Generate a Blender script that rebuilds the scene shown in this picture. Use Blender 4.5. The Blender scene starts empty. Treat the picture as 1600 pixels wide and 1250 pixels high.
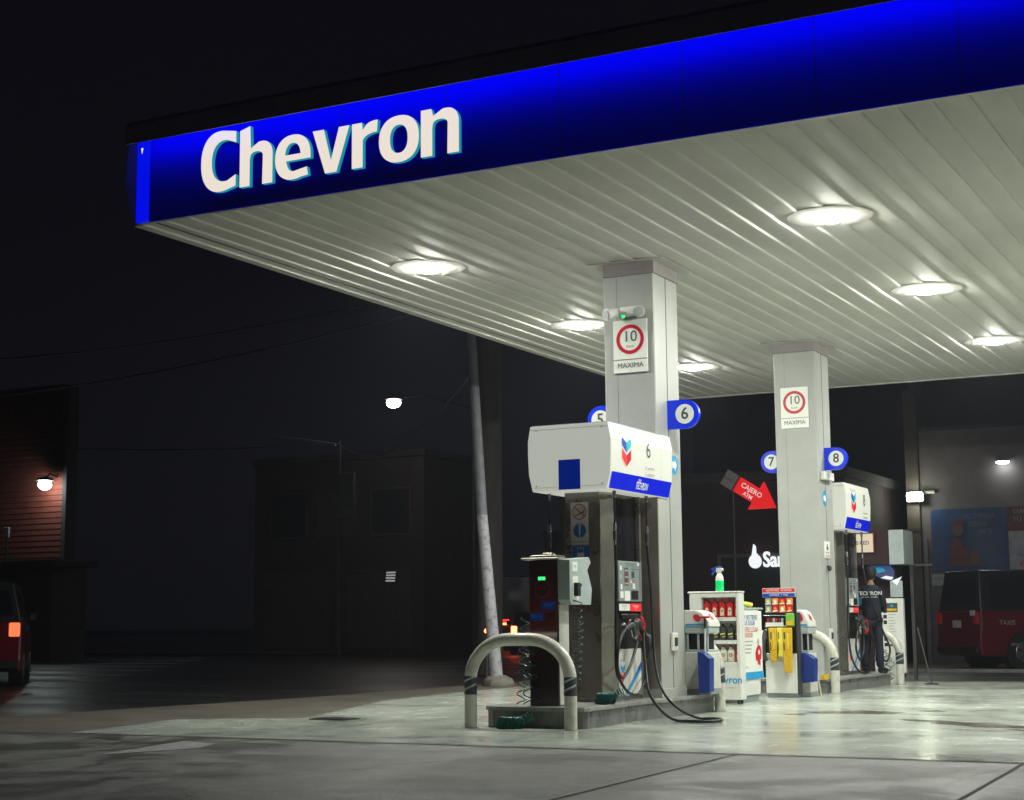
import bpy, bmesh, math, random
from mathutils import Vector, Matrix
random.seed(7)
sc = bpy.context.scene
COL = sc.collection
PI = math.pi
V = Vector
X1, Y1, Z1 = V((1, 0, 0)), V((0, 1, 0)), V((0, 0, 1))

# ---------------------------------------------------------------- materials
MATS = {}
def mat(name, col, rough=.5, metal=0., var=0., scale=4., emit=None, estr=0., bump=0., bscale=60., col2=None,
        trans=0., stretch=None, rvar=0., coat=0., spec=None, ramp=(.35, .65)):
    m = bpy.data.materials.new(name); m.use_nodes = True
    nt = m.node_tree; N = nt.nodes; L = nt.links
    b = N['Principled BSDF']
    b.inputs['Base Color'].default_value = (*col, 1)
    b.inputs['Roughness'].default_value = rough
    b.inputs['Metallic'].default_value = metal
    if spec is not None: b.inputs['Specular IOR Level'].default_value = spec
    if coat: b.inputs['Coat Weight'].default_value = coat
    if trans:
        b.inputs['Transmission Weight'].default_value = trans
    if emit:
        b.inputs['Emission Color'].default_value = (*emit, 1)
        b.inputs['Emission Strength'].default_value = estr
    if var or col2 or bump or rvar:
        tc = N.new('ShaderNodeTexCoord'); mp = N.new('ShaderNodeMapping')
        L.new(tc.outputs['Object'], mp.inputs['Vector'])
        if stretch: mp.inputs['Scale'].default_value = stretch
        nz = N.new('ShaderNodeTexNoise'); nz.inputs['Scale'].default_value = scale
        nz.inputs['Detail'].default_value = 8; nz.inputs['Roughness'].default_value = .62
        L.new(mp.outputs[0], nz.inputs['Vector'])
        if var or col2:
            r = N.new('ShaderNodeValToRGB')
            r.color_ramp.elements[0].position = ramp[0]; r.color_ramp.elements[1].position = ramp[1]
            c2 = col2 if col2 else tuple(c * (1 - var) for c in col)
            r.color_ramp.elements[0].color = (*c2, 1); r.color_ramp.elements[1].color = (*col, 1)
            L.new(nz.outputs['Fac'], r.inputs['Fac']); L.new(r.outputs['Color'], b.inputs['Base Color'])
        if rvar:
            mr = N.new('ShaderNodeMapRange')
            mr.inputs['From Min'].default_value = .3; mr.inputs['From Max'].default_value = .7
            mr.inputs['To Min'].default_value = max(.02, rough - rvar); mr.inputs['To Max'].default_value = rough + rvar
            L.new(nz.outputs['Fac'], mr.inputs['Value']); L.new(mr.outputs[0], b.inputs['Roughness'])
        if bump:
            n2 = N.new('ShaderNodeTexNoise'); n2.inputs['Scale'].default_value = bscale; n2.inputs['Detail'].default_value = 5
            L.new(mp.outputs[0], n2.inputs['Vector'])
            bp = N.new('ShaderNodeBump'); bp.inputs['Strength'].default_value = bump; bp.inputs['Distance'].default_value = .02
            L.new(n2.outputs['Fac'], bp.inputs['Height']); L.new(bp.outputs[0], b.inputs['Normal'])
    MATS[name] = m
    return m
def em(name, col, s, base=None):
    return mat(name, base or (0.02, 0.02, 0.02), .5, emit=col, estr=s)

mat('soffit', (.60, .585, .545), .6, var=.16, scale=1.3, stretch=(1, .35, 1), rvar=.06, spec=.015)
mat('halo_plate_grey', (.37, .36, .335), .7, spec=0.)  # tone of the added plates that carry the lamp halos
mat('trim_white', (.55, .53, .48), .4, var=.15, scale=5)
mat('fascia_blue', (.0, .006, .82), .9, var=.06, scale=.8, spec=0.)
mat('fascia_dark', (.45, .42, .55), .7, var=.2, scale=2)
em('fascia_end', (.0, .004, 1.0), .78)
em('strip_led', (.015, .05, 1.0), 9.5)
em('letter_face', (.86, .77, .66), .98, (.1, .1, .1))
em('letter_side', (.02, .50, .58), .55)
mat('column', (.40, .41, .39), .42, var=.12, scale=2.2, rvar=.08, bump=.03, bscale=120, spec=.35)
mat('column_cap', (.27, .24, .24), .4, var=.15, scale=3)
mat('groove', (.06, .06, .06), .7)
em('lamp_lens', (.98, 1.0, .90), 1.0)
em('lamp_rim', (.93, 1.0, .90), 1.1)
def ground_mat(name, light, dark, rough, big, lo, hi, spot, bumpd, damp):
    m = bpy.data.materials.new(name); m.use_nodes = True; nt = m.node_tree; N = nt.nodes; L = nt.links; b = N['Principled BSDF']
    tc = N.new('ShaderNodeTexCoord')
    def noise(sc_, det, rgh=.6, dist=0.):
        n = N.new('ShaderNodeTexNoise'); n.inputs['Scale'].default_value = sc_; n.inputs['Detail'].default_value = det; n.inputs['Roughness'].default_value = rgh; n.inputs['Distortion'].default_value = dist
        L.new(tc.outputs['Object'], n.inputs['Vector']); return n.outputs['Fac']
    def rng(src, a, c, lo_, hi_):
        r = N.new('ShaderNodeMapRange'); r.inputs['From Min'].default_value = a; r.inputs['From Max'].default_value = c; r.inputs['To Min'].default_value = lo_; r.inputs['To Max'].default_value = hi_
        L.new(src, r.inputs['Value']); return r.outputs[0]
    def mul(a, c):
        q = N.new('ShaderNodeMath'); q.operation = 'MULTIPLY'; L.new(a, q.inputs[0]); L.new(c, q.inputs[1]); return q.outputs[0]
    n1 = rng(noise(big, 9, .66, .6), lo, hi, 0, 1)
    fine = rng(noise(75, 4, .75), .3, .7, .68, 1.22)
    mid = rng(noise(big * 5, 4, .6), .36, .62, .80, 1.05)
    vo = N.new('ShaderNodeTexVoronoi'); vo.inputs['Scale'].default_value = 2.3; vo.inputs['Randomness'].default_value = 1
    L.new(tc.outputs['Object'], vo.inputs['Vector']); sp = rng(vo.outputs['Distance'], .035, .085, spot, 1.0)
    mx = N.new('ShaderNodeMix'); mx.data_type = 'RGBA'; mx.inputs['A'].default_value = (*dark, 1); mx.inputs['B'].default_value = (*light, 1); L.new(n1, mx.inputs['Factor'])
    k = mul(mul(fine, mid), sp)
    vm = N.new('ShaderNodeVectorMath'); vm.operation = 'SCALE'; L.new(mx.outputs['Result'], vm.inputs[0]); L.new(k, vm.inputs['Scale']); L.new(vm.outputs[0], b.inputs['Base Color'])
    L.new(rng(n1, 0, 1, rough - damp, rough + damp), b.inputs['Roughness'])
    bp = N.new('ShaderNodeBump'); bp.inputs['Strength'].default_value = bumpd; bp.inputs['Distance'].default_value = .02; L.new(noise(26, 6, .7), bp.inputs['Height']); L.new(bp.outputs[0], b.inputs['Normal'])
    MATS[name] = m
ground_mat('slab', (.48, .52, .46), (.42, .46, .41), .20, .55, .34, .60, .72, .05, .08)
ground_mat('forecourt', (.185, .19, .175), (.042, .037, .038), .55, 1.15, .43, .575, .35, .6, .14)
mat('apron', (.13, .115, .095), .75, var=.4, scale=1.1, bump=.2, bscale=25)
mat('road', (.022, .022, .024), .42, var=.45, scale=.5, stretch=(.35, 1.6, 1), rvar=.12, bump=.35, bscale=14)
mat('ground', (.03, .03, .03), .8, var=.3, scale=.6)
mat('paint_white', (.34, .34, .36), .6, var=.3, scale=9)
mat('stain', (.17, .155, .125), .2, var=.3, scale=2.5, rvar=.1)
mat('joint', (.02, .018, .016), .9)
mat('kerb', (.30, .30, .28), .8, var=.3, scale=5, bump=.2)
mat('island', (.20, .20, .195), .35, var=.45, scale=7, stretch=(1, 1, .4), rvar=.12, bump=.1)
mat('island_top', (.30, .31, .29), .38, var=.35, scale=6, rvar=.1)
mat('bollard', (.60, .59, .52), .32, var=.35, scale=9, ramp=(.25, .5))
mat('tape_dark', (.035, .042, .048), .6)
mat('tape_light', (.38, .42, .42), .35)
mat('steel', (.40, .36, .32), .30, .95, var=.30, scale=3, rvar=.1, bump=.02, bscale=50)
mat('steel_brown', (.33, .30, .285), .30, .7, var=.35, scale=2.4, rvar=.10)
mat('column_shade', (.30, .26, .24), .42, .6, var=.25, scale=2)  # brown tone for the shaded lower front of the nearer column
mat('steel_dark', (.17, .15, .145), .13, .85, var=.3, scale=2.4, rvar=.04, bump=.03, bscale=7)
mat('steel_light', (.62, .60, .52), .25, .9, var=.2, scale=6)
mat('dark_panel', (.012, .012, .016), .12)
mat('black', (.012, .012, .013), .45)
mat('rubber', (.014, .014, .015), .34)
mat('fitting', (.55, .55, .52), .25, .9)
mat('grey_panel', (.25, .29, .30), .42, var=.12, scale=12)
mat('grey_light', (.40, .46, .46), .45, var=.12, scale=5)
mat('white_gloss', (.72, .72, .68), .3, var=.1, scale=3)
mat('white_dirty', (.66, .66, .60), .4, var=.22, scale=5)
mat('valance', (.40, .41, .36), .28, var=.06, scale=1.2, emit=(.97, 1.0, .88), estr=.40)
mat('valance_blue', (.0, .008, .55), .3, emit=(0, .02, 1), estr=.17)
mat('blue', (.005, .05, .42), .4); mat('blue_sign', (.0, .025, .60), .35, emit=(0, .03, 1), estr=.16)
mat('blue_square', (.0, .018, .30), .35, emit=(0, .04, .6), estr=.20)
mat('bin_blue', (.005, .035, .25), .38, var=.2, scale=5)
mat('cyan', (.01, .30, .62), .4); mat('cyan2', (.0, .42, .50), .4)
mat('red', (.55, .01, .02), .35); mat('crimson', (.50, .004, .03), .35)
mat('red_emit', (.5, .01, .02), .35, emit=(1, .04, .05), estr=.55)
mat('white_sign', (.70, .72, .66), .4, emit=(1, 1, .92), estr=.07)
mat('ink', (.05, .065, .065), .5); mat('ink_faint', (.35, .36, .34), .5)
mat('pink_faint', (.62, .42, .40), .5)
mat('yellow', (.70, .42, .015), .4, var=.2, scale=20); mat('yellow2', (.75, .68, .08), .4)
mat('green_bag', (.16, .42, .05), .35)
mat('orange', (.75, .22, .02), .4)
mat('red_bottle', (.50, .012, .02), .3); mat('dark_bottle', (.05, .055, .058), .3); mat('white_bottle', (.72, .70, .62), .3)
mat('cream', (.70, .62, .45), .5)
mat('green_liquid', (.0, .55, .13), .25, emit=(0, .9, .25), estr=.30)
mat('clear_plastic', (.72, .74, .70), .3)
mat('glass', (.25, .28, .28), .05, trans=.0)
mat('teal_hose', (.0, .085, .075), .3)
em('brake_lamp', (1, .015, .03), 5)
em('led_green', (.05, 1, .25), 1.2)
em('led_red', (1, .02, .02), 1.6)
mat('sticker_grey', (.42, .40, .38), .5); mat('sticker_blue', (.004, .085, .26), .45); mat('sticker_red', (.28, .02, .03), .5)
mat('sticker_ink', (.02, .018, .018), .5)
mat('pole', (.17, .17, .20), .65, var=.35, scale=6); mat('pole_white', (.36, .35, .39), .7, col2=(.13, .12, .13), scale=11, ramp=(.3, .5))
mat('footing', (.22, .20, .165), .9, var=.4, scale=7, bump=.6, bscale=14)
mat('trunk', (.07, .062, .058), .9, var=.4, scale=5, stretch=(1, 1, .15), bump=.5, bscale=12)
mat('metal_dark', (.06, .06, .065), .5, .4)
mat('siding', (.17, .030, .016), .8, var=.4, scale=2.5, stretch=(1, 1, 3))
mat('brick_dark', (.055, .042, .04), .9, var=.3, scale=3)
mat('wall_grey', (.15, .13, .14), .85, var=.25, scale=1.1)
mat('wall_dark', (.045, .038, .042), .9, var=.3, scale=1.5)
mat('wall_maroon', (.034, .018, .021), .9, var=.3, scale=1.5)
mat('window_dark', (.01, .011, .013), .5)
mat('shutter', (.09, .072, .06), .6, var=.3, scale=4)
em('flood', (.92, 1.0, .78), 60); em('street', (1, .92, .84), 70); em('wall_led', (.92, 1, .92), 30); em('cool_lamp', (.80, 1, .95), 60)
em('sign_white', (.92, .95, 1.0), 1.0)
em('sign_red', (1, .004, .012), .70); em('sign_red_dim', (.55, .004, .015), .14); em('sign_text', (.9, .7, .65), .8)
mat('sign_grey', (.30, .27, .29), .6)
em('sign_beige', (.86, .74, .52), .80)
em('screen_blue', (.05, .12, .42), .30)
em('plate_lit', (.75, .72, .74), .42)
mat('banner_blue', (.002, .045, .17), .5, var=.5, scale=2); mat('banner_red', (.12, .010, .018), .5, var=.4, scale=4)
mat('banner_skin', (.085, .045, .035), .5); mat('banner_white', (.32, .34, .36), .5, var=.3, scale=4); mat('banner_text', (.12, .115, .125), .5)
mat('car_red', (.12, .004, .010), .25, coat=.6); mat('van_red', (.11, .006, .014), .28, coat=.6); mat('car_dark', (.02, .02, .024), .25, coat=.5)
mat('car_glass', (.008, .010, .012), .05); mat('tyre', (.008, .008, .008), .8); mat('rim', (.30, .29, .30), .35, .8)
mat('tail_red', (.3, .01, .01), .25, emit=(1, .03, .02), estr=2.5)
mat('tail_glow', (.6, .2, .1), .25, emit=(1, .22, .08), estr=1.0)
mat('tail_hot', (.6, .1, .05), .25, emit=(1, .12, .04), estr=12)
mat('tail_off', (.10, .005, .01), .25, emit=(1, .02, .03), estr=.05)
mat('plate', (.5, .48, .5), .5)
mat('navy', (.004, .009, .022), .75, var=.3, scale=9, bump=.3, bscale=18)
mat('light_blue', (.03, .22, .42), .7); mat('skin', (.22, .12, .08), .6); mat('hair', (.008, .007, .007), .7)
mat('text_white', (.62, .64, .62), .6)
mat('leaf', (.03, .11, .022), .5, var=.5, scale=12)
mat('concrete_ped', (.28, .29, .27), .6, var=.3, scale=6)

# ---------------------------------------------------------------- mesh builder
def norm(v): return V(v).normalized()
class MB:
    def __init__(self): self.v = []; self.f = []; self.m = []; self.s = []; self.slots = []
    def mi(self, name):
        if name not in self.slots: self.slots.append(name)
        return self.slots.index(name)
    def add(self, vs, fs, m, smooth=False, M=None):
        o = len(self.v)
        self.v += [tuple(M @ V(p)) if M else tuple(p) for p in vs]
        k = self.mi(m)
        for f in fs: self.f.append([i + o for i in f]); self.m.append(k); self.s.append(smooth)
        return self
    def addbm(self, bm, m, smooth=False, M=None):
        bm.verts.index_update()
        vs = [v.co.copy() for v in bm.verts]; fs = [[v.index for v in f.verts] for f in bm.faces]
        bm.free(); return self.add(vs, fs, m, smooth, M)
    def box(self, lo, hi, m, bev=0., M=None, seg=1):
        x0, y0, z0 = lo; x1, y1, z1 = hi
        if not bev:
            vs = [(x0, y0, z0), (x1, y0, z0), (x1, y1, z0), (x0, y1, z0), (x0, y0, z1), (x1, y0, z1), (x1, y1, z1), (x0, y1, z1)]
            return self.add(vs, [(0, 3, 2, 1), (4, 5, 6, 7), (0, 1, 5, 4), (1, 2, 6, 5), (2, 3, 7, 6), (3, 0, 4, 7)], m, False, M)
        bm = bmesh.new(); bmesh.ops.create_cube(bm, size=1)
        for v in bm.verts: v.co = V(((x0 + x1) / 2 + v.co.x * (x1 - x0), (y0 + y1) / 2 + v.co.y * (y1 - y0), (z0 + z1) / 2 + v.co.z * (z1 - z0)))
        bmesh.ops.bevel(bm, geom=bm.edges[:], offset=bev, segments=seg, affect='EDGES', profile=.5)
        return self.addbm(bm, m, False, M)
    def prism(self, prof, axis, a, b, m, smooth=False, M=None, bev=0.):
        # prof: 2D points; axis 'x': (y,z) 'y': (x,z) 'z': (x,y)
        def P(p, t): return {'x': (t, p[0], p[1]), 'y': (p[0], t, p[1]), 'z': (p[0], p[1], t)}[axis]
        n = len(prof)
        vs = [P(p, a) for p in prof] + [P(p, b) for p in prof]
        fs = [[i, (i + 1) % n, n + (i + 1) % n, n + i] for i in range(n)] + [list(range(n))[::-1], list(range(n, 2 * n))]
        bm = bmesh.new(); bv = [bm.verts.new(p) for p in vs]
        for f in fs:
            try: bm.faces.new([bv[i] for i in f])
            except ValueError: pass
        bmesh.ops.recalc_face_normals(bm, faces=bm.faces[:])
        if bev: bmesh.ops.bevel(bm, geom=bm.edges[:], offset=bev, segments=2, affect='EDGES', profile=.5)
        return self.addbm(bm, m, smooth, M)
    def tube(self, pts, r, m, n=10, cap=True, closed=False, M=None):
        pts = [V(p) for p in pts]; rr = r if isinstance(r, (list, tuple)) else [r] * len(pts)
        k = len(pts); vs = []; fs = []
        t0 = (pts[1] - pts[0]).normalized()
        up = V((0, 0, 1)) if abs(t0.z) < .9 else V((1, 0, 0))
        nrm = (up - t0 * up.dot(t0)).normalized()
        for i, p in enumerate(pts):
            a = pts[i - 1] if i > 0 else (pts[-1] if closed else pts[0]); c = pts[i + 1] if i < k - 1 else (pts[0] if closed else pts[-1])
            t = (c - a).normalized()
            nrm = (nrm - t * nrm.dot(t)).normalized(); bi = t.cross(nrm)
            for j in range(n):
                w = 2 * PI * j / n; vs.append(p + (nrm * math.cos(w) + bi * math.sin(w)) * rr[i])
        for i in range(k - (0 if closed else 1)):
            for j in range(n):
                a = i * n; b = ((i + 1) % k) * n
                fs.append([a + j, a + (j + 1) % n, b + (j + 1) % n, b + j])
        self.add(vs, fs, m, True, M)
        if cap and not closed: self.add(vs, [list(range(n))[::-1], list(range((k - 1) * n, k * n))], m, False, M)
        return self
    def cyl(self, a, b, r0, m, r1=None, n=20, M=None): return self.tube([a, b], [r0, r0 if r1 is None else r1], m, n, True, False, M)
    def lathe(self, prof, c, m, n=24, M=None, smooth=True):
        vs = []; fs = []
        for (r, z) in prof:
            for j in range(n):
                w = 2 * PI * j / n; vs.append((c[0] + r * math.cos(w), c[1] + r * math.sin(w), c[2] + z))
        for i in range(len(prof) - 1):
            for j in range(n): fs.append([i * n + j, i * n + (j + 1) % n, (i + 1) * n + (j + 1) % n, (i + 1) * n + j])
        fs.append(list(range(n))[::-1]); fs.append([(len(prof) - 1) * n + j for j in range(n)])
        self.add(vs, fs[:-2], m, smooth, M); self.add(vs, fs[-2:], m, False, M)
        return self
    def ball(self, c, r, m, sc3=(1, 1, 1), n=12, M=None):
        bm = bmesh.new(); bmesh.ops.create_uvsphere(bm, u_segments=n * 2, v_segments=n, radius=1)
        for v in bm.verts: v.co = V((c[0] + v.co.x * r * sc3[0], c[1] + v.co.y * r * sc3[1], c[2] + v.co.z * r * sc3[2]))
        return self.addbm(bm, m, True, M)
    # flat marks on a plane (o origin, u right, w up)
    def poly(self, pts, o, u, w, m, off=.003):
        o = V(o); u = norm(u); w = norm(w); n = u.cross(w)
        return self.add([o + u * p[0] + w * p[1] + n * off for p in pts], [list(range(len(pts)))], m)
    def rect(self, x, y, wd, ht, o, u, w, m, off=.003):
        return self.poly([(x, y), (x + wd, y), (x + wd, y + ht), (x, y + ht)], o, u, w, m, off)
    def disc(self, x, y, r, o, u, w, m, off=.003, n=40, ry=None):
        ry = ry or r
        return self.poly([(x + r * math.cos(2 * PI * i / n), y + ry * math.sin(2 * PI * i / n)) for i in range(n)], o, u, w, m, off)
    def ring(self, x, y, r0, r1, o, u, w, m, off=.004, n=40):
        o = V(o); u = norm(u); w = norm(w); nn = u.cross(w); vs = []
        for r in (r0, r1):
            for i in range(n):
                a = 2 * PI * i / n; vs.append(o + u * (x + r * math.cos(a)) + w * (y + r * math.sin(a)) + nn * off)
        return self.add(vs, [[i, (i + 1) % n, n + (i + 1) % n, n + i][::-1] for i in range(n)], m)
    def text(self, s, x, y, size, o, u, w, m, off=.004, align='CENTER', bold=0., depth=0., xs=1., shear=0.):
        cu = bpy.data.curves.new('t', 'FONT'); cu.body = s; cu.size = size; cu.align_x = align; cu.align_y = 'CENTER'
        cu.offset = bold; cu.resolution_u = 3; cu.shear = shear
        if depth: cu.extrude = depth / 2
        ob = bpy.data.objects.new('t', cu)
        me = ob.to_mesh()
        o = V(o); u = norm(u); w = norm(w); n = u.cross(w)
        vs = [o + u * (x + v.co.x * xs) + w * (y + v.co.y) + n * (off + v.co.z) for v in me.vertices]
        fs = [list(p.vertices) for p in me.polygons]
        self.add(vs, fs, m)
        ob.to_mesh_clear(); bpy.data.objects.remove(ob); bpy.data.curves.remove(cu)
        return self
    def build(self, name, parent=None, label=None, cat=None, group=None, kind=None, loc=None):
        me = bpy.data.meshes.new(name)
        vs = self.v
        if loc is not None: L = V(loc); vs = [tuple(V(p) - L) for p in vs]
        me.from_pydata(vs, [], self.f)
        for s in self.slots: me.materials.append(MATS[s])
        me.polygons.foreach_set('material_index', self.m)
        me.polygons.foreach_set('use_smooth', self.s)
        me.update()
        ob = bpy.data.objects.new(name, me); COL.objects.link(ob)
        if loc is not None: ob.location = loc
        if parent: ob.parent = parent
        tag(ob, label, cat, group, kind)
        return ob
def tag(ob, label=None, cat=None, group=None, kind=None):
    if label: ob['label'] = label
    if cat: ob['category'] = cat
    if group: ob['group'] = group
    if kind: ob['kind'] = kind
    return ob
def thing(name, label, cat, loc=(0, 0, 0), rz=0., group=None):
    o = bpy.data.objects.new(name, None); COL.objects.link(o); o.location = loc; o.rotation_euler = (0, 0, rz)
    o.empty_display_size = .1
    return tag(o, label, cat, group)
def copy_tree(o, parent=None):
    c = o.copy(); COL.objects.link(c); c.parent = parent
    for ch in list(o.children): copy_tree(ch, c)
    return c
def smooth_path(pts, k=6):
    pts = [V(p) for p in pts]; out = []
    for i in range(len(pts) - 1):
        p0 = pts[max(i - 1, 0)]; p1 = pts[i]; p2 = pts[i + 1]; p3 = pts[min(i + 2, len(pts) - 1)]
        for j in range(k):
            t = j / k
            out.append(.5 * ((2 * p1) + (-p0 + p2) * t + (2 * p0 - 5 * p1 + 4 * p2 - p3) * t * t + (-p0 + 3 * p1 - 3 * p2 + p3) * t ** 3))
    out.append(pts[-1]); return out
def emblem(mb, x, y, w, h, o, u, v, off=.004, simple=False):
    def P(pts, m): mb.poly([(x + a * w, y + b * h) for a, b in pts], o, u, v, m, off)
    P([(0, 1), (0, .70), (.5, .47), (.5, .80)], 'blue' if not simple else 'cyan')
    P([(.5, .80), (.5, .47), (1, .70), (1, 1)], 'cyan2' if not simple else 'cyan')
    P([(0, .60), (0, .26), (.5, 0), (.5, .37)], 'red_emit'); P([(.5, .37), (.5, 0), (1, .26), (1, .60)], 'crimson')
SU, SW = Y1, Z1          # marks on a +X face
FU, FW = X1, Z1          # marks on a -Y face

# ---------------------------------------------------------------- setting
def sheet(name, pts, z, m, label=None):
    MB().add([(p[0], p[1], z) for p in pts], [list(range(len(pts)))], m).build(name, kind='structure')
sheet('ground', [(-400, -60), (300, -60), (300, 500), (-400, 500)], -.16, 'ground')
sheet('road', [(-120, -20), (-14.2, -20), (-14.2, 29.4), (60, 29.4), (60, 34.2), (-11.5, 34.2), (-14.5, 75), (-22, 140), (-120, 140)], -.012, 'road')
sheet('pavement', [(-11.2, 34.3), (60, 34.3), (60, 60), (-13, 60)], .0, 'apron')
k = MB()
k.box((-11.2, 34.2, -.1), (60, 34.35, .06), 'kerb', .01)
k.build('kerb', kind='structure')
sheet('apron', [(-14.2, 29.4), (-14.2, 20.5), (-14.75, 15.8), (-15.2, 8), (-16, -6), (20, -6), (20, 29.4)], -.008, 'apron')
sheet('forecourt', [(-15.1, 12.72), (-16, -5), (20, -5), (20, 12.72)], -.004, 'forecourt')
sheet('floor_slab', [(-11.84, 12.70), (20, 12.72), (20, 28.75), (-12.9, 28.75), (-12.8, 22.8), (-12.4, 19.6), (-11.03, 15.75), (-12.35, 14.98)], 0.0, 'slab')
j = MB()
for (a, b, w) in (((-4.1, -4), (-4.62, 12.70), .025), ((-1.7, -4), (-2.34, 12.70), .03), ((-8.9, -4), (-9.35, 3.5), .02)):
    j.add([(a[0], a[1], .0), (a[0] + w, a[1], .0), (b[0] + w, b[1], .0), (b[0], b[1], .0)], [(0, 1, 2, 3)], 'joint')
j.add([(-11.8, 12.695, .004), (20, 12.71, .004), (20, 12.735, .004), (-11.8, 12.72, .004)], [(0, 1, 2, 3)], 'joint')
j.add([(-6.5, 21.42, .004), (20, 21.44, .004), (20, 21.46, .004), (-6.5, 21.44, .004)], [(0, 1, 2, 3)], 'joint')
j.add([(-7, 14.86, .004), (20, 14.9, .004), (20, 14.915, .004), (-7, 14.875, .004)], [(0, 1, 2, 3)], 'stain')
j.build('paving_joints', kind='structure')
random.seed(12); ck = MB()
for (x, y, a, L_) in ((-7.6, 9.4, .9, 2.6),):
    pts = [(x, y)]; n_ = 26
    for i in range(n_): b_ = a + random.gauss(0, .45); pts.append((pts[-1][0] + math.cos(b_) * L_ / n_, pts[-1][1] + math.sin(b_) * L_ / n_))
    vs = []; w_ = .006
    for i, p in enumerate(pts):
        q = pts[min(i + 1, n_)]; r_ = pts[max(i - 1, 0)]; dx, dy = q[0] - r_[0], q[1] - r_[1]; l_ = math.hypot(dx, dy) or 1; ww = w_ * random.uniform(.3, 1.4)
        vs += [(p[0] - dy / l_ * ww, p[1] + dx / l_ * ww, .0005), (p[0] + dy / l_ * ww, p[1] - dx / l_ * ww, .0005)]
    ck.add(vs, [[2 * i + 1, 2 * i + 3, 2 * i + 2, 2 * i] for i in range(n_)], 'joint')
ck.build('paving_cracks', kind='structure')
def blob(cx, cy, a, b, ang, n=28, jit=.25):
    o = []; ph = [random.uniform(0, 6) for _ in range(4)]
    for i in range(n):
        t = 2 * PI * i / n
        r = 1 + jit * (.5 * math.sin(3 * t + ph[0]) + .4 * math.sin(5 * t + ph[1]) + .3 * math.sin(8 * t + ph[2]))
        x, y = a * r * math.cos(t), b * r * math.sin(t)
        o.append((cx + x * math.cos(ang) - y * math.sin(ang), cy + x * math.sin(ang) + y * math.cos(ang)))
    return o
st = MB()
for p in (blob(-5.35, 18.9, .55, .32, .2), blob(-4.62, 19.5, .16, .2, .4), blob(-3.7, 17.2, .95, .22, -.62), blob(-2.4, 16.0, .9, .2, -.7), blob(-5.9, 18.3, .12, .12, 0)):
    st.add([(x, y, .003) for x, y in p], [list(range(len(p)))], 'stain')
st.build('wet_stain', kind='structure')
MB().add([(-9.6, 10.6, .001), (-9.25, 11.55, .001), (-9.45, 12.05, .001), (-9.95, 12.2, .001)], [(0, 1, 2, 3)], 'paint_white').build('road_marking', kind='structure')
z = MB()
for i in range(7):
    y = 24.5 + i * 3.1
    z.add([(-37 - i * 2.5, y - .2, -.006), (-22.5 - i * 2, y + .2, -.006), (-22.7 - i * 2, y + 1.05, -.006), (-37.2 - i * 2.5, y + .7, -.006)], [(0, 1, 2, 3)], 'paint_white')
z.build('crosswalk', kind='structure')
sheet('far_pavement', [(-70, 47), (-33, 47), (-30, 62), (-70, 62)], .1, 'apron')
# drain cover
d = MB(); d.box((-10.78, 15.44, .0), (-10.3, 15.78, .012), 'joint', .003)
for i in range(7): d.box((-10.75 + i * .065, 15.48, .012), (-10.73 + i * .065, 15.74, .018), 'metal_dark')
d.build('drain_grate', label='small black drain grate set in the pale slab left of the bollard', cat='drain')

# ---------------------------------------------------------------- canopy
CX0, CX1, CY0, CY1, ZS = -11.29, 3.6, 12.92, 28.66, 5.356
can = thing('station_canopy', 'large flat station canopy with lit blue front fascia and ribbed pale soffit', 'canopy', (CX0, CY0, ZS))
def cb(mb, name, parent=can): return mb.build(name, parent, loc=None)
s = MB(); vs = []; W = .30; nx = int((CX1 - CX0) / W)
prof = [(0, .0), (.0015, .0095), (.012, .0110)] + [(q_ * .275 + .012, .0110 * (1 - q_) ** 1.6) for q_ in (.12, .25, .38, .52, .66, .8, .92)]
row = []
for i in range(nx):
    for (a, b) in prof: row.append((CX0 + .05 + i * W + a, b))
for yy in (CY0 + .05, CY1 - .05):
    for (a, b) in row: vs.append((a - CX0, yy - CY0, b))
n = len(row)
s.add(vs, [[i, n + i, n + i + 1, i + 1][::-1] for i in range(n - 1)], 'soffit', True); s.build('soffit', can)
f = MB()      # roof box above
f.box((0.05, .06, .06), (CX1 - CX0, CY1 - CY0 - .02, 1.02), 'fascia_dark')
f.build('roof_deck', can)
f = MB(); f.box((.0, -.002, -.004), (CX1 - CX0, .055, .03), 'trim_white'); f.box((-.08, .02, -.015), (.05, CY1 - CY0, .03), 'trim_white', .006)
f.box((.05, CY1 - CY0 - .05, -.01), (CX1 - CX0, CY1 - CY0 + .03, .035), 'trim_white')
f.box((.20, .05, -.006), (.225, CY1 - CY0 - .1, .0), 'groove')
f.build('edge_trim', can)
f = MB(); f.box((.17, -.03, .0), (CX1 - CX0, -.004, 1.02), 'fascia_blue'); f.build('front_fascia', can)
f = MB()
for q in range(1, 12): f.box((.17 + q * 1.22, -.0315, .0), (.176 + q * 1.22, -.0295, 1.0), 'groove')
f.build('panel_seam', can)
f = MB(); f.box((-.0, -.05, .0), (.165, .0, .90), 'fascia_end', .01); f.build('lit_corner', can)
# dark hood over the fascia with the LED line behind its lip
f = MB(); prof = [(-.02, 1.10), (-.24, 1.05), (-.30, .99), (-.30, .788), (-.285, .788), (-.28, .97), (-.02, 1.03)]
f.prism(prof, 'x', .05, CX1 - CX0, 'fascia_dark')
f.build('fascia_hood', can)
f = MB(); f.add([(.1, -.276, .80), (CX1 - CX0, -.276, .80), (CX1 - CX0, -.276, .85), (.1, -.276, .85)], [(0, 1, 2, 3)], 'strip_led'); led = f
f.build('light_strip', can)
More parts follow.
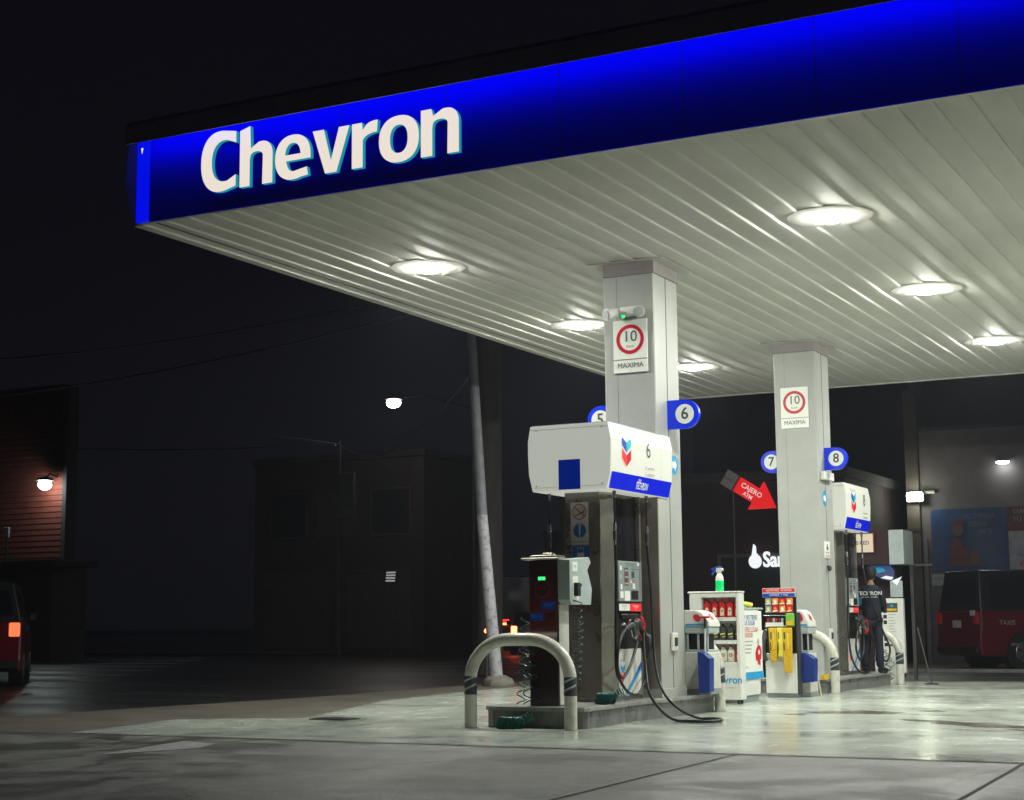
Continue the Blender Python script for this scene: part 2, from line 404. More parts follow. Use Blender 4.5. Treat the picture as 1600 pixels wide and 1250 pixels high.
# bulging left side fascia
prof = [(-.03, 0.0), (-.14, .25), (-.19, .50), (-.17, .80), (-.12, 1.06), (0.03, 1.10), (.03, .0)]
f = MB(); f.prism(prof, 'y', .0, CY1 - CY0, 'fascia_dark'); f.build('side_fascia', can)
f = MB(); f.box((0, CY1 - CY0 - .0, .036), (CX1 - CX0, CY1 - CY0 + .12, 1.05), 'fascia_dark'); f.build('rear_fascia', can)
f = MB(); f.poly([(-11.23, 6.17), (-11.20, 6.17), (-11.215, 6.10)], (0, 12.87, 0), FU, FW, 'sign_white', .002)
f.build('corner_mark', can).location = V((-CX0, -CY0, -ZS))

# channel letters
def arc(cx, cy, rx, ry, a0, a1, n=22): return [(cx + rx * math.cos(math.radians(a0 + (a1 - a0) * i / n)), cy + ry * math.sin(math.radians(a0 + (a1 - a0) * i / n))) for i in range(n + 1)]
def sup(cx, cy, rx, ry, a0, a1, n=22, e=.88):
    o = []
    for i in range(n + 1):
        t = math.radians(a0 + (a1 - a0) * i / n); c, s_ = math.cos(t), math.sin(t)
        o.append((cx + rx * math.copysign(abs(c) ** e, c), cy + ry * math.copysign(abs(s_) ** e, s_)))
    return o
S = .128; xh = .455; T = .085
def G_C(w):
    h = .64; cy = h / 2 - .005
    o = sup(w * .56, cy, w * .56, h / 2 + .005, 76, 284, 30)
    i_ = sup(w * .68, cy, w * .68 - S * 1.10, h / 2 - .10, 280, 80, 28)
    return [[(w, h - .03)] + o + [(w, .03), (w, .15)] + i_ + [(w, h - .15)]]
def G_h(w, top, spring=.155):
    o = [(0, 0), (S, 0), (S, xh - spring - .03)] + sup((S + w - S) / 2 + .005, xh - spring, (w - 2 * S) / 2, spring - T - .015, 170, 0, 14) + [(w - S, 0), (w, 0)]
    o += [(w, xh - spring)] + sup(w - (w - S) * .48, xh - spring, (w - S) * .48, spring, 0, 105, 14) + [(S + .012, xh - .06)]
    o += ([(S, top), (0, top - .035)] if top > .5 else [(S - .012, top), (0, top)])
    return [o]
def G_e(w):
    cx, cy, rx, ry = w / 2, xh / 2, w / 2, xh / 2 + .006; yb = cy - .035
    o = sup(cx, cy, rx, ry, -8, 292, 36)
    inner = [(w - .03, .02), (w - .045, .105)] + sup(cx + .01, cy, rx - S, ry - T, 285, 200, 12)
    outer = [(w, yb)] + o[1:] + inner + [(S + .005, yb)]
    hole = [(S, yb + .062)] + sup(cx, cy, rx - S * .95, ry - T, 168, 6, 16) + [(w - S * .97, yb + .062)]
    return [outer, hole]
def G_v(w): return [[(0, xh), (w * .345, 0), (w * .655, 0), (w, xh), (w - .125, xh), (w * .505, .125), (.135, xh)]]
def G_r(w): return [[(0, 0), (S, 0), (S, xh - .20)] + sup(w * 1.0, xh - .20, w - S, .085, 178, 92, 10) + [(w, xh + .004)] + sup(w * .95, xh - .10, w * .5, .105, 88, 140, 6) + [(S, xh - .075), (S - .01, xh), (0, xh)]]
def G_o(w): return [sup(w / 2, xh / 2, w / 2, xh / 2 + .008, 0, 360, 40)[:-1], sup(w / 2, xh / 2, w / 2 - S, xh / 2 - T, 0, 360, 36)[:-1]]
def glyph(polys, depth):
    cu = bpy.data.curves.new('g', 'CURVE'); cu.dimensions = '2D'; cu.fill_mode = 'BOTH'; cu.extrude = depth / 2
    for p in polys:
        sp = cu.splines.new('POLY'); sp.points.add(len(p) - 1)
        for q, pt in zip(p, sp.points): pt.co = (q[0], q[1], 0, 1)
        sp.use_cyclic_u = True
    ob = bpy.data.objects.new('g', cu); me = ob.to_mesh()
    vs = [v.co.copy() for v in me.vertices]; fs = [(list(p.vertices), p.normal.copy()) for p in me.polygons]
    ob.to_mesh_clear(); bpy.data.objects.remove(ob); bpy.data.curves.remove(cu)
    return vs, fs
for ch, x0, x1, g in (('C', -10.442, -9.99, G_C), ('h', -9.94, -9.525, lambda w: G_h(w, .635)), ('e', -9.492, -9.056, G_e), ('v', -9.032, -8.591, G_v),
                      ('r', -8.561, -8.259, G_r), ('o', -8.244, -7.786, G_o), ('n', -7.764, -7.341, lambda w: G_h(w, .468))):
    vs, fs = glyph(g(x1 - x0), .05); m = MB()
    Lv = [V((v.x, -v.z, v.y)) for v in vs]
    m.add(Lv, [f_ for f_, n_ in fs if abs(n_.z) > .5], 'letter_face'); m.add(Lv, [f_ for f_, n_ in fs if abs(n_.z) <= .5], 'letter_side')
    ob = m.build('fascia_letter', can); ob.location = (x0 - CX0 + .055, -.058, 5.545 - ZS)

# ceiling lights
def ceiling_light(i, x, y, lab):
    t = thing('ceiling_light', lab, 'ceiling light', (x, y, ZS), 0, 'round lamps set in the canopy soffit')
    m = MB(); m.lathe([(.185, -.001), (.183, -.005), (.168, -.007)], (0, 0, 0), 'white_gloss', 36); m.build('frame', t)
    m = MB(); m.lathe([(.46, .002), (.455, -.0012), (.17, -.002)], (0, 0, 0), 'halo_plate_grey', 56, None, False); m.build('halo_plate', t)  # flat disc added over the ribs so the lens light makes a round halo
    m = MB(); m.lathe([(.165, -.006), (.16, -.022), (.135, -.036), (.08, -.046), (.0001, -.049)], (0, 0, 0), 'lamp_lens', 36); m.build('lens', t)
LABS = {(0, 0): 'bright round ceiling light nearest the fascia lettering, left row', (0, 1): 'bright round ceiling light just left of the nearer column',
        (0, 2): 'bright round ceiling light just right of the nearer column, by the far edge', (1, 0): 'largest glowing round ceiling light, near the blue fascia at right',
        (1, 1): 'round ceiling light in the middle of the right-hand row', (1, 2): 'round ceiling light of the right-hand row closest to the rear edge'}
for ix, x in enumerate((-9.69, -4.70, .30)):
    for iy, y in enumerate((16.3, 20.65, 25.08)):
        ceiling_light(0, x, y, LABS.get((ix, iy), 'round ceiling light of the rows beyond the right of the view'))

# ---------------------------------------------------------------- columns
def column(y0, lab, extra):
    y1 = y0 + .745
    t = thing('canopy_column', lab, 'column', (-7.46, y0 + .37, 0), 0, 'square clad columns holding up the canopy')
    m = MB(); hx, hy = .325, .3725
    m.box((-hx, -hy, .2), (hx, hy, 5.2), 'column', .012)
    m.build('shaft', t)
    m = MB(); m.box((hx - .001, -.012, .22), (hx + .003, .0, 5.19), 'groove'); m.box((-hx + .17, -hy - .0015, .22), (-hx + .172, -hy + .001, 5.19), 'groove'); m.build('seam', t)
    m = MB(); m.box((-hx - .006, -hy - .006, 5.2), (hx + .006, hy + .006, 5.353), 'column_cap', .004); m.build('cap', t)
    m = MB(); m.box((-hx - .16, -hy - .12, 5.343), (hx + .16, hy + .12, 5.352), 'trim_white', .003); m.build('collar', t)
    m = MB(); m.box((-hx - .01, -hy - .01, .2), (hx + .01, hy + .01, .32), 'column', .004); m.build('base_band', t)
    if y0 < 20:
        m = MB(); m.box((-hx + .0, -hy - .010, .322), (hx - .001, -hy - .002, 2.52), 'column_shade', .002); m.build('shade_sheet', t)  # added sheet: the pump's shadow on the column front, put into colour
    # blue round sticker with white arrow
    o = (hx, 0, 0); m = MB()
    m.disc(extra['st'] , 2.94, .115, o, SU, SW, 'cyan', .003); m.poly([(extra['st'] - .07, 2.90), (extra['st'] + .01, 2.90), (extra['st'] + .01, 2.86), (extra['st'] + .07, 2.94), (extra['st'] + .01, 3.02), (extra['st'] + .01, 2.98), (extra['st'] - .07, 2.98)], o, SU, SW, 'white_sign', .005)
    m.build('round_sticker', t)
    return t
c1 = column(17.235, 'nearer square grey column rising behind pump six', {'st': .16})
c2 = column(23.59, 'farther square grey column in front of pump eight', {'st': -.06})
def limit_sign(x, y, zc, lab):
    t = MB(); o = (x, y, 0)
    t.box((x - .22, y, zc - .40), (x + .22, y + .012, zc + .235), 'white_sign', .003)
    t.ring(0, zc, .135, .178, (x, y, 0), FU, FW, 'crimson', .004)
    t.text('10', 0, zc + .03, .19, o, FU, FW, 'ink', .005); t.text('Km/h', 0, zc - .085, .045, o, FU, FW, 'ink', .005)
    t.rect(-.22, zc - .245, .44, .007, o, FU, FW, 'ink', .004); t.text('MAXIMA', 0, zc - .315, .088, o, FU, FW, 'ink', .005)
    t.text('10', 0, zc - .37, .025, o, FU, FW, 'ink_faint', .005)
    t.build('speed_limit_sign', label=lab, cat='sign', group='white speed limit signs on the columns', loc=(x, y, zc))
limit_sign(-7.44, 17.215, 4.415, 'white 10 MAXIMA speed limit sign under the lamp on the nearer column')
limit_sign(-7.462, 23.57, 4.412, 'white 10 MAXIMA speed limit sign high on the farther column')
def num_sign(num, x, y, zc, side, lab):
    t = MB(); r = .172
    pts = arc(0, 0, r, r, 90, -90, 24)
    xe = -.235
    pts = [(xe, r)] + pts + [(xe, -r)]
    if side < 0: pts = [(-a, b) for a, b in pts][::-1]
    t.prism([(x + a, zc + b) for a, b in pts], 'y', y, y + .07, 'blue_sign')
    t.disc(0, zc, .118, (x, y, 0), FU, FW, 'white_sign', .003)
    t.text(num, 0, zc, .20, (x, y, 0), FU, FW, 'ink', .005, bold=.003)
    # rear face too
    t.disc(0, zc, .118, (x, y + .07, 0), -X1, FW, 'white_sign', .003); t.text(num, 0, zc, .20, (x, y + .07, 0), -X1, FW, 'ink', .005, bold=.003)
    t.build('pump_number_sign', label=lab, cat='sign', group='round blue pump number signs', loc=(x, y, zc))
num_sign('6', -6.912, 17.58, 3.525, 1, 'round blue sign numbered 6 on the right of the nearer column')
num_sign('5', -8.012, 17.58, 3.525, -1, 'round blue sign numbered 5 half hidden behind the nearer pump top')
num_sign('8', -6.948, 23.95, 3.55, 1, 'round blue sign numbered 8 on the right of the farther column')
num_sign('7', -7.985, 23.95, 3.55, -1, 'round blue sign numbered 7 on the left of the farther column')
# emergency stop boxes
def stop_box(y, z0, lab):
    t = thing('switch_box', lab, 'switch', (-7.134, y, z0), 0, 'small white switch boxes on the column sides')
    m = MB(); m.box((0, -.085, -.105), (.035, .085, .105), 'white_gloss', .008); m.build('box', t)
    m = MB(); m.box((.035, -.03, -.05), (.055, .03, .05), 'metal_dark', .005); m.build('button', t)
stop_box(17.60, .85, 'small white switch box low on the nearer column'); stop_box(23.91, .855, 'small white switch box low on the farther column')
m = MB(); m.box((-7.134, 23.70, 3.215), (-7.06, 24.2, 3.345), 'white_gloss', .01); m.build('junction_box', label='white junction box under the number 8 sign', cat='junction box')
m = MB(); m.box((-7.133, 23.76, 2.02), (-7.12, 24.04, 2.28), 'white_sign', .003)
o = (-7.12, 23.9, 0); m.poly([(-.03, 2.15), (.05, 2.15), (.05, 2.19), (.01, 2.2), (.02, 2.24), (-.02, 2.24), (-.02, 2.2), (-.05, 2.19)], o, SU, SW, 'ink', .003)
m.rect(-.11, 2.03, .22, .05, o, SU, SW, 'pink_faint', .003); m.rect(-.09, 2.10, .18, .02, o, SU, SW, 'ink_faint', .003)
m.build('notice_plate', label='small white notice plate on the side of the farther column', cat='notice')
m = MB(); m.ball((-7.09, 23.88, 1.87), .035, 'metal_dark', (1, 1, 1.3)); m.tube([(-7.13, 23.88, 1.9), (-7.07, 23.88, 1.9), (-7.07, 23.88, 1.84)], .012, 'metal_dark', 8)
m.build('metal_hook', label='small dark hook below the notice on the farther column', cat='hook')
# twin emergency lamp on column 1
t = thing('emergency_lamp', 'white twin head emergency lamp with green light above the speed limit sign', 'emergency lamp', (-7.46, 17.23, 4.74))
m = MB(); m.box((-.08, -.10, -.05), (.14, .0, .055), 'white_gloss', .015); m.build('housing', t)
for dx, a in ((-.13, -.5), (.17, .3)):
    m = MB(); m.cyl((dx, -.05, .0), (dx + a * .16, -.19, -.035), .058, 'white_gloss', .07, 18); m.cyl((dx + a * .15, -.185, -.034), (dx + a * .168, -.2, -.038), .055, 'grey_light', .055, 18)
    m.build('lamp_head', t)
m = MB(); m.ball((-.03, -.10, -.062), .022, 'led_green'); m.build('indicator', t)

# ---------------------------------------------------------------- islands
def island(y0, y1, lab):
    L = y1 - y0; t = thing('pump_island', lab, 'pump island', (-7.66, y0, 0), 0, 'raised concrete pump islands')
    def outline(g):
        a = .60 + g; b = .56 + g; q = .10
        return [(-a + q, -g), (a - q - .05, -g), (a - .03, .03 - g), (a, q), (a, L * .20), (a - .01, L * .27), (b, L * .30), (b, L * .46), (b + .01, L * .49), (a + .02, L * .54),
                (a + .03, L - q), (a - .04, L + g), (-a + q, L + g), (-a, L - q), (-a, L * .54), (-b, L * .46), (-b, L * .3), (-a, L * .2), (-a, q)]
    m = MB(); m.prism(outline(-.02), 'z', -.01, .175, 'island'); m.build('kerb_face', t)
    m = MB(); m.prism(outline(.012), 'z', .175, .219, 'island_top', bev=.008); m.build('top_slab', t)
island(15.0, 18.78, 'nearer raised grey pump island with the coiled hoses')
island(23.62, 27.15, 'farther raised grey pump island where the attendant stands')

# ---------------------------------------------------------------- U bollards
def bollard(x, y, w, lab, rz=0):
    t = thing('hoop_bollard', lab, 'bollard', (x, y, 0), rz, 'white steel hoop bollards guarding the islands')
    h = .915; r = .066; c = w / 2; R = min(.46, c - .05); hz_ = .50
    p = [(-c, 0, 0), (-c, 0, .25), (-c, 0, hz_)]
    p += [(-c + R - R * math.cos(a), 0, hz_ + (h - hz_) * math.sin(a)) for a in [PI / 2 * i / 12 for i in range(1, 13)]]
    p += [(c - R + R * math.sin(a), 0, hz_ + (h - hz_) * math.cos(a)) for a in [PI / 2 * i / 12 for i in range(0, 13)]]
    p += [(c, 0, .25), (c, 0, 0)]
    m = MB(); m.tube(p, r, 'bollard', 18); m.build('hoop', t)
    for sx in (-1, 1):
        m = MB(); m.tube([(sx * c, 0, .345), (sx * c, 0, .535)], r + .0015, 'tape_dark', 20, False)
        n = 10
        for k in range(2):   # helical light stripes
            vs = []; fs = []
            for i in range(n + 1):
                a = -PI * .95 + i / n * PI * .9 + k * .0; zz = .36 + k * .085 + i / n * .085
                for dz in (0, .022): vs.append((sx * c + (r + .004) * math.cos(a), (r + .004) * math.sin(a), min(zz + dz, .534)))
            fs = [[2 * i, 2 * i + 2, 2 * i + 3, 2 * i + 1] for i in range(n)]
            m.add(vs, fs, 'tape_light', True)
        m.build('reflective_band', t)
        m = MB(); m.lathe([(.085, 0), (.085, .008), (.067, .012)], (sx * c, 0, .0), 'concrete_ped', 20); m.build('base_ring', t)
bollard(-7.72, 14.83, 1.16, 'white hoop bollard at the near end of the nearer island')
bollard(-7.63, 18.62, 1.36, 'white hoop bollard beside the first squeegee unit')
bollard(-7.66, 23.60, 1.36, 'white hoop bollard beside the blue bin of the second squeegee unit')
bollard(-7.60, 27.20, 1.36, 'white hoop bollard at the far end of the farther island')

# ---------------------------------------------------------------- fuel pumps
def pump(y, num, lab):
    t = thing('fuel_pump', lab, 'fuel pump', (-7.575, y, .22), 0, 'stainless fuel pumps with lit white tops')
    b = .275
    m = MB()
    for s in (1,):
        m.prism([(-b, -.30), (-.215, -.50), (.215, -.50), (b, -.30), (b, -.215), (-b, -.215)], 'z', 0, 2.32, 'steel_brown')
    m.build('end_cabinet', t)
    m = MB()
    for s in (1, -1): m.prism([(s * (b + .002), -.298), (s * .217, -.502), (s * .205, -.506), (s * .20, -.50)][:3] + [(s * (b - .02), -.30)], 'z', .01, 2.31, 'steel_light')
    m.build('corner_strip', t)
    m = MB(); m.box((-b, .455, 0), (b, .50, 2.32), 'steel_brown', .004); m.build('rear_upright', t)
    m = MB(); m.box((-b + .05, -.215, .03), (b - .05, .455, 1.55), 'black'); m.box((-b + .02, -.215, 0), (b - .02, .455, .05), 'steel_brown'); m.build('core', t)
    m = MB(); m.box((-b + .045, -.215, 1.545), (b - .045, .455, 2.32), 'dark_panel'); m.build('upper_panel', t)
    for s in (1, -1):
        u = SU if s > 0 else -Y1
        o = (s * (b + .0), .12, 0)
        def Q(x0, x1): return (x0, x1) if s > 0 else (-x1, -x0)
        # door
        m = MB(); m.box((s * (b - .05) if s > 0 else -b, -.19, .05), (b if s > 0 else -(b - .05), .44, .565), 'white_gloss', .004)
        emblem(m, -.27, .20, .12, .20, o, u, SW, .003, True); m.text('Chevron', -.21, .44, .035, o, u, SW, 'blue', .003)
        m.poly([(-.18, .055), (-.10, .055), (.31, .33), (.31, .40)], o, u, SW, 'cyan', .003); m.poly([(.19, .28), (.31, .36), (.31, .42), (.23, .36)], o, u, SW, 'blue', .004)
        m.poly([(-.02, .055), (0.02, .055), (.31, .22), (.31, .25)], o, u, SW, 'ink_faint', .003)
        m.build('door', t)
        # nozzle recess
        m = MB(); m.box((s * (b - .06) if s > 0 else -b + .02, -.19, .57), (b - .02 if s > 0 else -(b - .06), .44, .97), 'black', .004)
        m.box((b - .04 if s > 0 else -b - .01, -.10, .90), (b + .01 if s > 0 else -b + .04, .40, .955), 'black', .01)
        m.build('nozzle_recess', t)
        # price strip
        m = MB(); m.box((s * (b - .05) if s > 0 else -b - .012, -.20, .975), (b + .012 if s > 0 else -(b - .05), .455, 1.08), 'black', .004)
        oo = (s * (b + .012), .12, 0)
        m.rect(-.31, .99, .30, .075, oo, u, SW, 'white_sign', .002); m.rect(-.005, .985, .32, .085, oo, u, SW, 'red_emit', .002)
        m.text('MAGNA', -.16, 1.04, .035, oo, u, SW, 'ink_faint', .004); m.text('87', -.16, 1.01, .03, oo, u, SW, 'ink_faint', .004)
        m.text('Premium', .155, 1.04, .042, oo, u, SW, 'white_sign', .004); m.text('92', .155, 1.008, .03, oo, u, SW, 'white_sign', .004)
        m.build('grade_strip', t)
        # display panel
        m = MB(); m.box((s * (b - .05) if s > 0 else -b - .02, -.20, 1.09), (b + .02 if s > 0 else -(b - .05), .455, 1.545), 'grey_panel', .008)
        oo = (s * (b + .02), .12, 0)
        m.rect(-.165, 1.27, .11, .20, oo, u, SW, 'ink', .002)
        for q in range(5): m.rect(-.155, 1.285 + q * .036, .09, .018, oo, u, SW, 'sticker_red' if q % 2 else 'ink_faint', .004)
        m.rect(.03, 1.36, .085, .07, oo, u, SW, 'ink', .002)
        for (a, c, w, h, mm) in ((-.28, 1.225, .05, .06, 'white_sign'), (-.29, 1.13, .09, .075, 'white_sign'), (-.17, 1.10, .15, .11, 'white_sign'), (.02, 1.115, .20, .10, 'black'),
                                 (.055, 1.235, .075, .065, 'white_sign'), (-.29, 1.44, .05, .05, 'white_sign'), (-.30, 1.34, .05, .05, 'grey_light'), (.0, 1.30, .03, .03, 'white_sign'), (.10, 1.29, .03, .03, 'red_emit'), (.20, 1.50, .05, .03, 'white_sign')):
            m.rect(a, c, w, h, oo, u, SW, mm, .003)
        for q in range(6): m.rect(-.11 + q * .04, 1.485, .006, .045, oo, u, SW, 'ink', .002)
        m.rect(0., 1.455, .27, .006, oo, u, SW, 'ink', .002); m.rect(.265, 1.27, .006, .19, oo, u, SW, 'ink', .002)
        m.build('display_panel', t)
    # stickers on the end cabinet
    o = (0, -.50, 0)
    m = MB(); m.rect(-.145, 1.72, .22, .47, o, FU, FW, 'sticker_grey', .002)
    m.ring(-.035, 2.085, .078, .088, o, FU, FW, 'sticker_red', .004); m.poly([(-.105, 2.035), (-.10, 2.028), (.03, 2.08), (.025, 2.095)], o, FU, FW, 'sticker_ink', .004)
    m.poly([(-.10, 2.135), (-.09, 2.145), (.03, 2.04), (.02, 2.03)], o, FU, FW, 'sticker_red', .005)
    m.ring(-.02, 2.13, .018, .023, o, FU, FW, 'sticker_ink', .003, 14); m.ring(.012, 2.115, .012, .017, o, FU, FW, 'sticker_ink', .003, 14)
    m.build('no_smoking_sticker', t)
    m = MB(); m.disc(-.035, 1.875, .078, o, FU, FW, 'sticker_blue', .0045); m.poly([(-.047, 1.95), (-.042, 1.83), (-.026, 1.83), (-.021, 1.95)], o, FU, FW, 'sticker_grey', .006)
    m.disc(-.034, 1.812, .009, o, FU, FW, 'sticker_grey', .006, 12)
    m.text('APAGUE EL MOTOR', -.035, 1.75, .025, o, FU, FW, 'sticker_ink', .004); m.build('mandatory_sticker', t)
    m = MB(); m.rect(-.13, 1.46, .215, .245, o, FU, FW, 'sticker_blue', .002); m.rect(-.07, 1.53, .085, .16, o, FU, FW, 'sticker_grey', .004); m.rect(-.065, 1.63, .075, .05, o, FU, FW, 'sticker_blue', .006)
    m.text('APAGUE SU', -.02, 1.492, .028, o, FU, FW, 'sticker_grey', .004); m.build('phone_sticker', t)
    m = MB(); m.rect(-.115, 1.19, .175, .255, o, FU, FW, 'sticker_grey', .002); m.ring(-.03, 1.37, .054, .064, o, FU, FW, 'sticker_red', .004)
    m.poly([(-.075, 1.405), (-.065, 1.415), (.015, 1.335), (.005, 1.325)], o, FU, FW, 'sticker_red', .005); m.poly([(-.065, 1.33), (-.055, 1.32), (.0, 1.40), (-.01, 1.41)], o, FU, FW, 'sticker_ink', .004)
    m.text('NO USE', -.03, 1.255, .035, o, FU, FW, 'sticker_ink', .004); m.text('CELULAR', -.03, 1.22, .032, o, FU, FW, 'sticker_ink', .004); m.build('prohibition_sticker', t)
    # valance
    pr = [(-.475, 3.03), (-.507, 2.86), (-.507, 2.70), (-.497, 2.49), (-.452, 2.30), (.452, 2.30), (.497, 2.49), (.507, 2.70), (.507, 2.86), (.475, 3.03)]
    m = MB(); m.prism(pr, 'y', -.83, .60, 'valance', bev=.006)
    for s in (1, -1):
        q = [(s * .475, 3.03), (s * .507, 2.86), (s * .507, 2.70), (s * .497, 2.49), (s * .452, 2.30), (s * .444, 2.30), (s * .489, 2.49), (s * .499, 2.70), (s * .499, 2.86), (s * .467, 3.03)]
        if num == '6': m.prism(q, 'y', .601, .93, 'valance')
    m.box((-.46, -.80, 3.03), (.46, .60, 3.042), 'fascia_dark')
    for zz in (2.36, 2.98):
        for xx in (-.40, .40): m.disc(xx, zz, .010, (0, -.83, 0), FU, FW, 'grey_light', .004, 10)
    m.rect(-.47, 2.985, .94, .004, (0, -.83, 0), FU, FW, 'grey_panel', .003); m.rect(-.43, 2.34, .86, .003, (0, -.83, 0), FU, FW, 'grey_panel', .003)
    va = m.build('illuminated_top', t)
    m = MB(); m.rect(-.125, 2.31, .265, .33, (0, -.83, 0), FU, FW, 'blue_square', .008); m.build('blue_square', va)
    ye = .91 if num == '6' else .59
    for s in (1, -1):
        u = SU if s > 0 else -Y1
        # front face plane (between z 2.49 and 3.03)
        w_up = V((0, 0, 1)); of = (s * .507, 0, 0)
        m = MB(); yc = -.48 * s if s > 0 else .48 - .0
        x0 = (-.52) * 1 if s > 0 else -(-.52) - .22
        xo = -.54 if s > 0 else -.42
        emblem(m, xo, 2.57, .25, .33, of, u, w_up, .006)
        m.text('Chevron', xo + .12, .075, .085, (s * .507, 0, 2.86), u, norm((-s * .032, 0, .17)), 'ink_faint', .009)
        m.build('emblem', va)
        m = MB(); m.text(num, xo + .75, 2.80, .27, of, u, w_up, 'ink', .006); m.text(num, xo + .748, 2.80, .27, of, u, w_up, 'cyan2', .0065, bold=-.004) if False else None
        for q in range(2):
            m.disc(xo + .68, 2.60 - q * .07, .018, of, u, w_up, 'pink_faint', .005, 14); m.rect(xo + .72, 2.59 - q * .07, .20, .018, of, u, w_up, 'ink_faint', .005)
        m.build('pump_number', va)
        # blue band on the lower slope
        up = norm((s * .045, 0, .19)); ob_ = V((s * .452, 0, 2.30))
        m = MB(); a0, a1 = (-.80, ye) if s > 0 else (-ye, .80)
        m.rect(a0, .012, a1 - a0, .185, ob_, u, up, 'valance_blue', .008)
        m.text('TECHRON', (a0 + a1) / 2 + .0, .085, .115, ob_, u, up, 'white_sign', .012, xs=.62, shear=.3, bold=.002)
        m.text('con', (a0 + a1) / 2 - .08, .155, .06, ob_, u, up, 'white_sign', .012, shear=.3)
        m.build('brand_band', va)
    # hose hangers
    for s in (1, -1):
        for yy in (-.52, .38):
            m = MB(); x = s * .40
            m.cyl((x, yy, 2.30), (x, yy, 2.22), .022, 'fitting', .016, 10); m.cyl((x, yy, 2.22), (x, yy, 1.93), .011, 'rubber', .011, 8)
            m.cyl((x, yy, 1.95), (x, yy, 1.87), .018, 'fitting', .022, 10); m.cyl((x, yy, 1.86), (x, yy, 1.76), .024, 'metal_dark', .02, 10)
            m.cyl((x, yy, 1.76), (x, yy, 1.70), .017, 'fitting', .016, 10); m.build('hose_breakaway', t)
    return t
P6 = pump(16.60, '6', 'nearer stainless fuel pump with lit top numbered 6')
P8 = pump(25.67, '8', 'farther stainless fuel pump with lit top numbered 8')

def nozzle(parent, x, y, z, s, col, tilt=.0):
    t = thing('nozzle', None, None, (x, y, z)); t.parent = parent; t.rotation_euler = (0, 0, tilt)
    m = MB(); m.tube([(0, -.12, -.02), (0, -.02, .035), (0, .05, .02), (0, .08, -.08)], [.020, .036, .036, .028], 'metal_dark', 12)
    m.tube([(0, -.10, -.01), (0, -.20, .05), (0, -.24, .03)], .012, 'fitting', 8); m.build('body', t)
    m = MB(); m.tube(smooth_path([(0, .04, .06), (0, .11, .05), (0, .145, -.02), (0, .12, -.10), (0, .07, -.14)]), [.030] * 25, col, 12); m.build('grip', t)
    m = MB(); m.tube(smooth_path([(0, .0, -.02), (0, .03, -.09), (0, .075, -.12)]), .007, 'fitting', 6); m.build('lever', t)
    return t
W6 = V((-7.575, 16.60, .22))
def hose(parent, pts, origin, r=.0165, m_='rubber', name='hose'):
    m = MB(); m.tube(smooth_path([V(p) - origin for p in pts], 6), r, m_, 10); return m.build(name, parent)
B = [(-7.175, 16.08, 1.95), (-7.18, 16.10, 1.58), (-7.18, 16.07, .95), (-7.18, 16.067, .581), (-7.18, 16.181, .44), (-7.18, 16.349, .33), (-7.18, 16.524, .285), (-7.18, 16.667, .29), (-7.18, 16.79, .37), (-7.18, 16.86, .50), (-7.19, 16.86, .70), (-7.2, 16.82, .87)]
A = [(-7.16, 16.62, .869), (-7.16, 16.536, .758), (-7.16, 16.423, .627), (-7.16, 16.277, .513), (-7.16, 16.172, .482), (-7.16, 16.088, .533), (-7.155, 16.043, .664), (-7.155, 16.102, .849), (-7.16, 16.264, .992), (-7.16, 16.497, 1.068), (-7.17, 16.657, 1.039)]
Cc = [(-7.175, 16.98, 1.95), (-7.12, 16.945, 1.311), (-7.05, 16.823, .738), (-6.95, 16.714, .423), (-6.8, 16.617, .234), (-6.65, 16.67, .10), (-6.56, 16.93, .02), (-6.38, 16.93, .018), (-6.22, 16.70, .018), (-6.26, 16.46, .018), (-6.49, 16.40, .018), (-6.70, 16.52, .022), (-6.83, 16.45, .13), (-6.95, 16.434, .309), (-7.05, 16.576, .574), (-7.1, 16.65, .784), (-7.13, 16.72, .96)]
for pts, nm in ((B, 'hose'), (A, 'hose'), (Cc, 'hose')): hose(P6, pts, W6, name=nm)
nozzle(P6, .385, .10, .84, 1, 'red', 0.); nozzle(P6, .40, -.12, .80, 1, 'metal_dark', 0.)
m = MB(); m.tube(smooth_path([(.42, .16, .78), (.45, .22, .68), (.45, .25, .56), (.43, .26, .46)]), [.02] * 5 + [.045] * 8 + [.03] * 6, 'metal_dark', 12); m.build('nozzle_guard', P6)
# pump 8 hoses
W8 = V((-7.575, 25.67, .22))
hose(P8, [(-7.175, 25.15, 1.95), (-7.17, 25.1, 1.3), (-7.15, 25.0, .8), (-7.14, 25.08, .5), (-7.12, 25.4, .28), (-7.1, 25.9, .25), (-7.1, 26.3, .45), (-7.12, 26.35, .8), (-7.15, 26.1, 1.1), (-7.17, 25.85, 1.1)], W8)
hose(P8, [(-7.16, 25.75, 1.05), (-7.15, 25.5, .9), (-7.14, 25.35, .65), (-7.14, 25.55, .45), (-7.14, 25.8, .6), (-7.15, 25.85, .95)], W8)
hose(P8, [(-7.175, 26.05, 1.95), (-7.1, 26.1, 1.5), (-7.0, 26.5, .9), (-7.0, 26.9, .6), (-7.05, 26.8, .4), (-7.1, 26.5, .6), (-7.15, 26.1, 1.0)], W8)
nozzle(P8, .40, .10, .86, 1, 'metal_dark', 0.); nozzle(P8, .41, .32, .80, 1, 'red', 0.)
for W_, P_ in ((W6, P6), (W8, P8)):
    for dy in (-.52, .38):
        q = W_ + V((-.40, dy, 1.73)); hose(P_, [q, q + V((-.02, -.02, -.6)), q + V((-.03, .05, -1.1)), q + V((.02, .25, -1.35)), q + V((.08, .3, -1.1)), q + V((.10, .22 if dy < 0 else -.2, -.85))], W_)

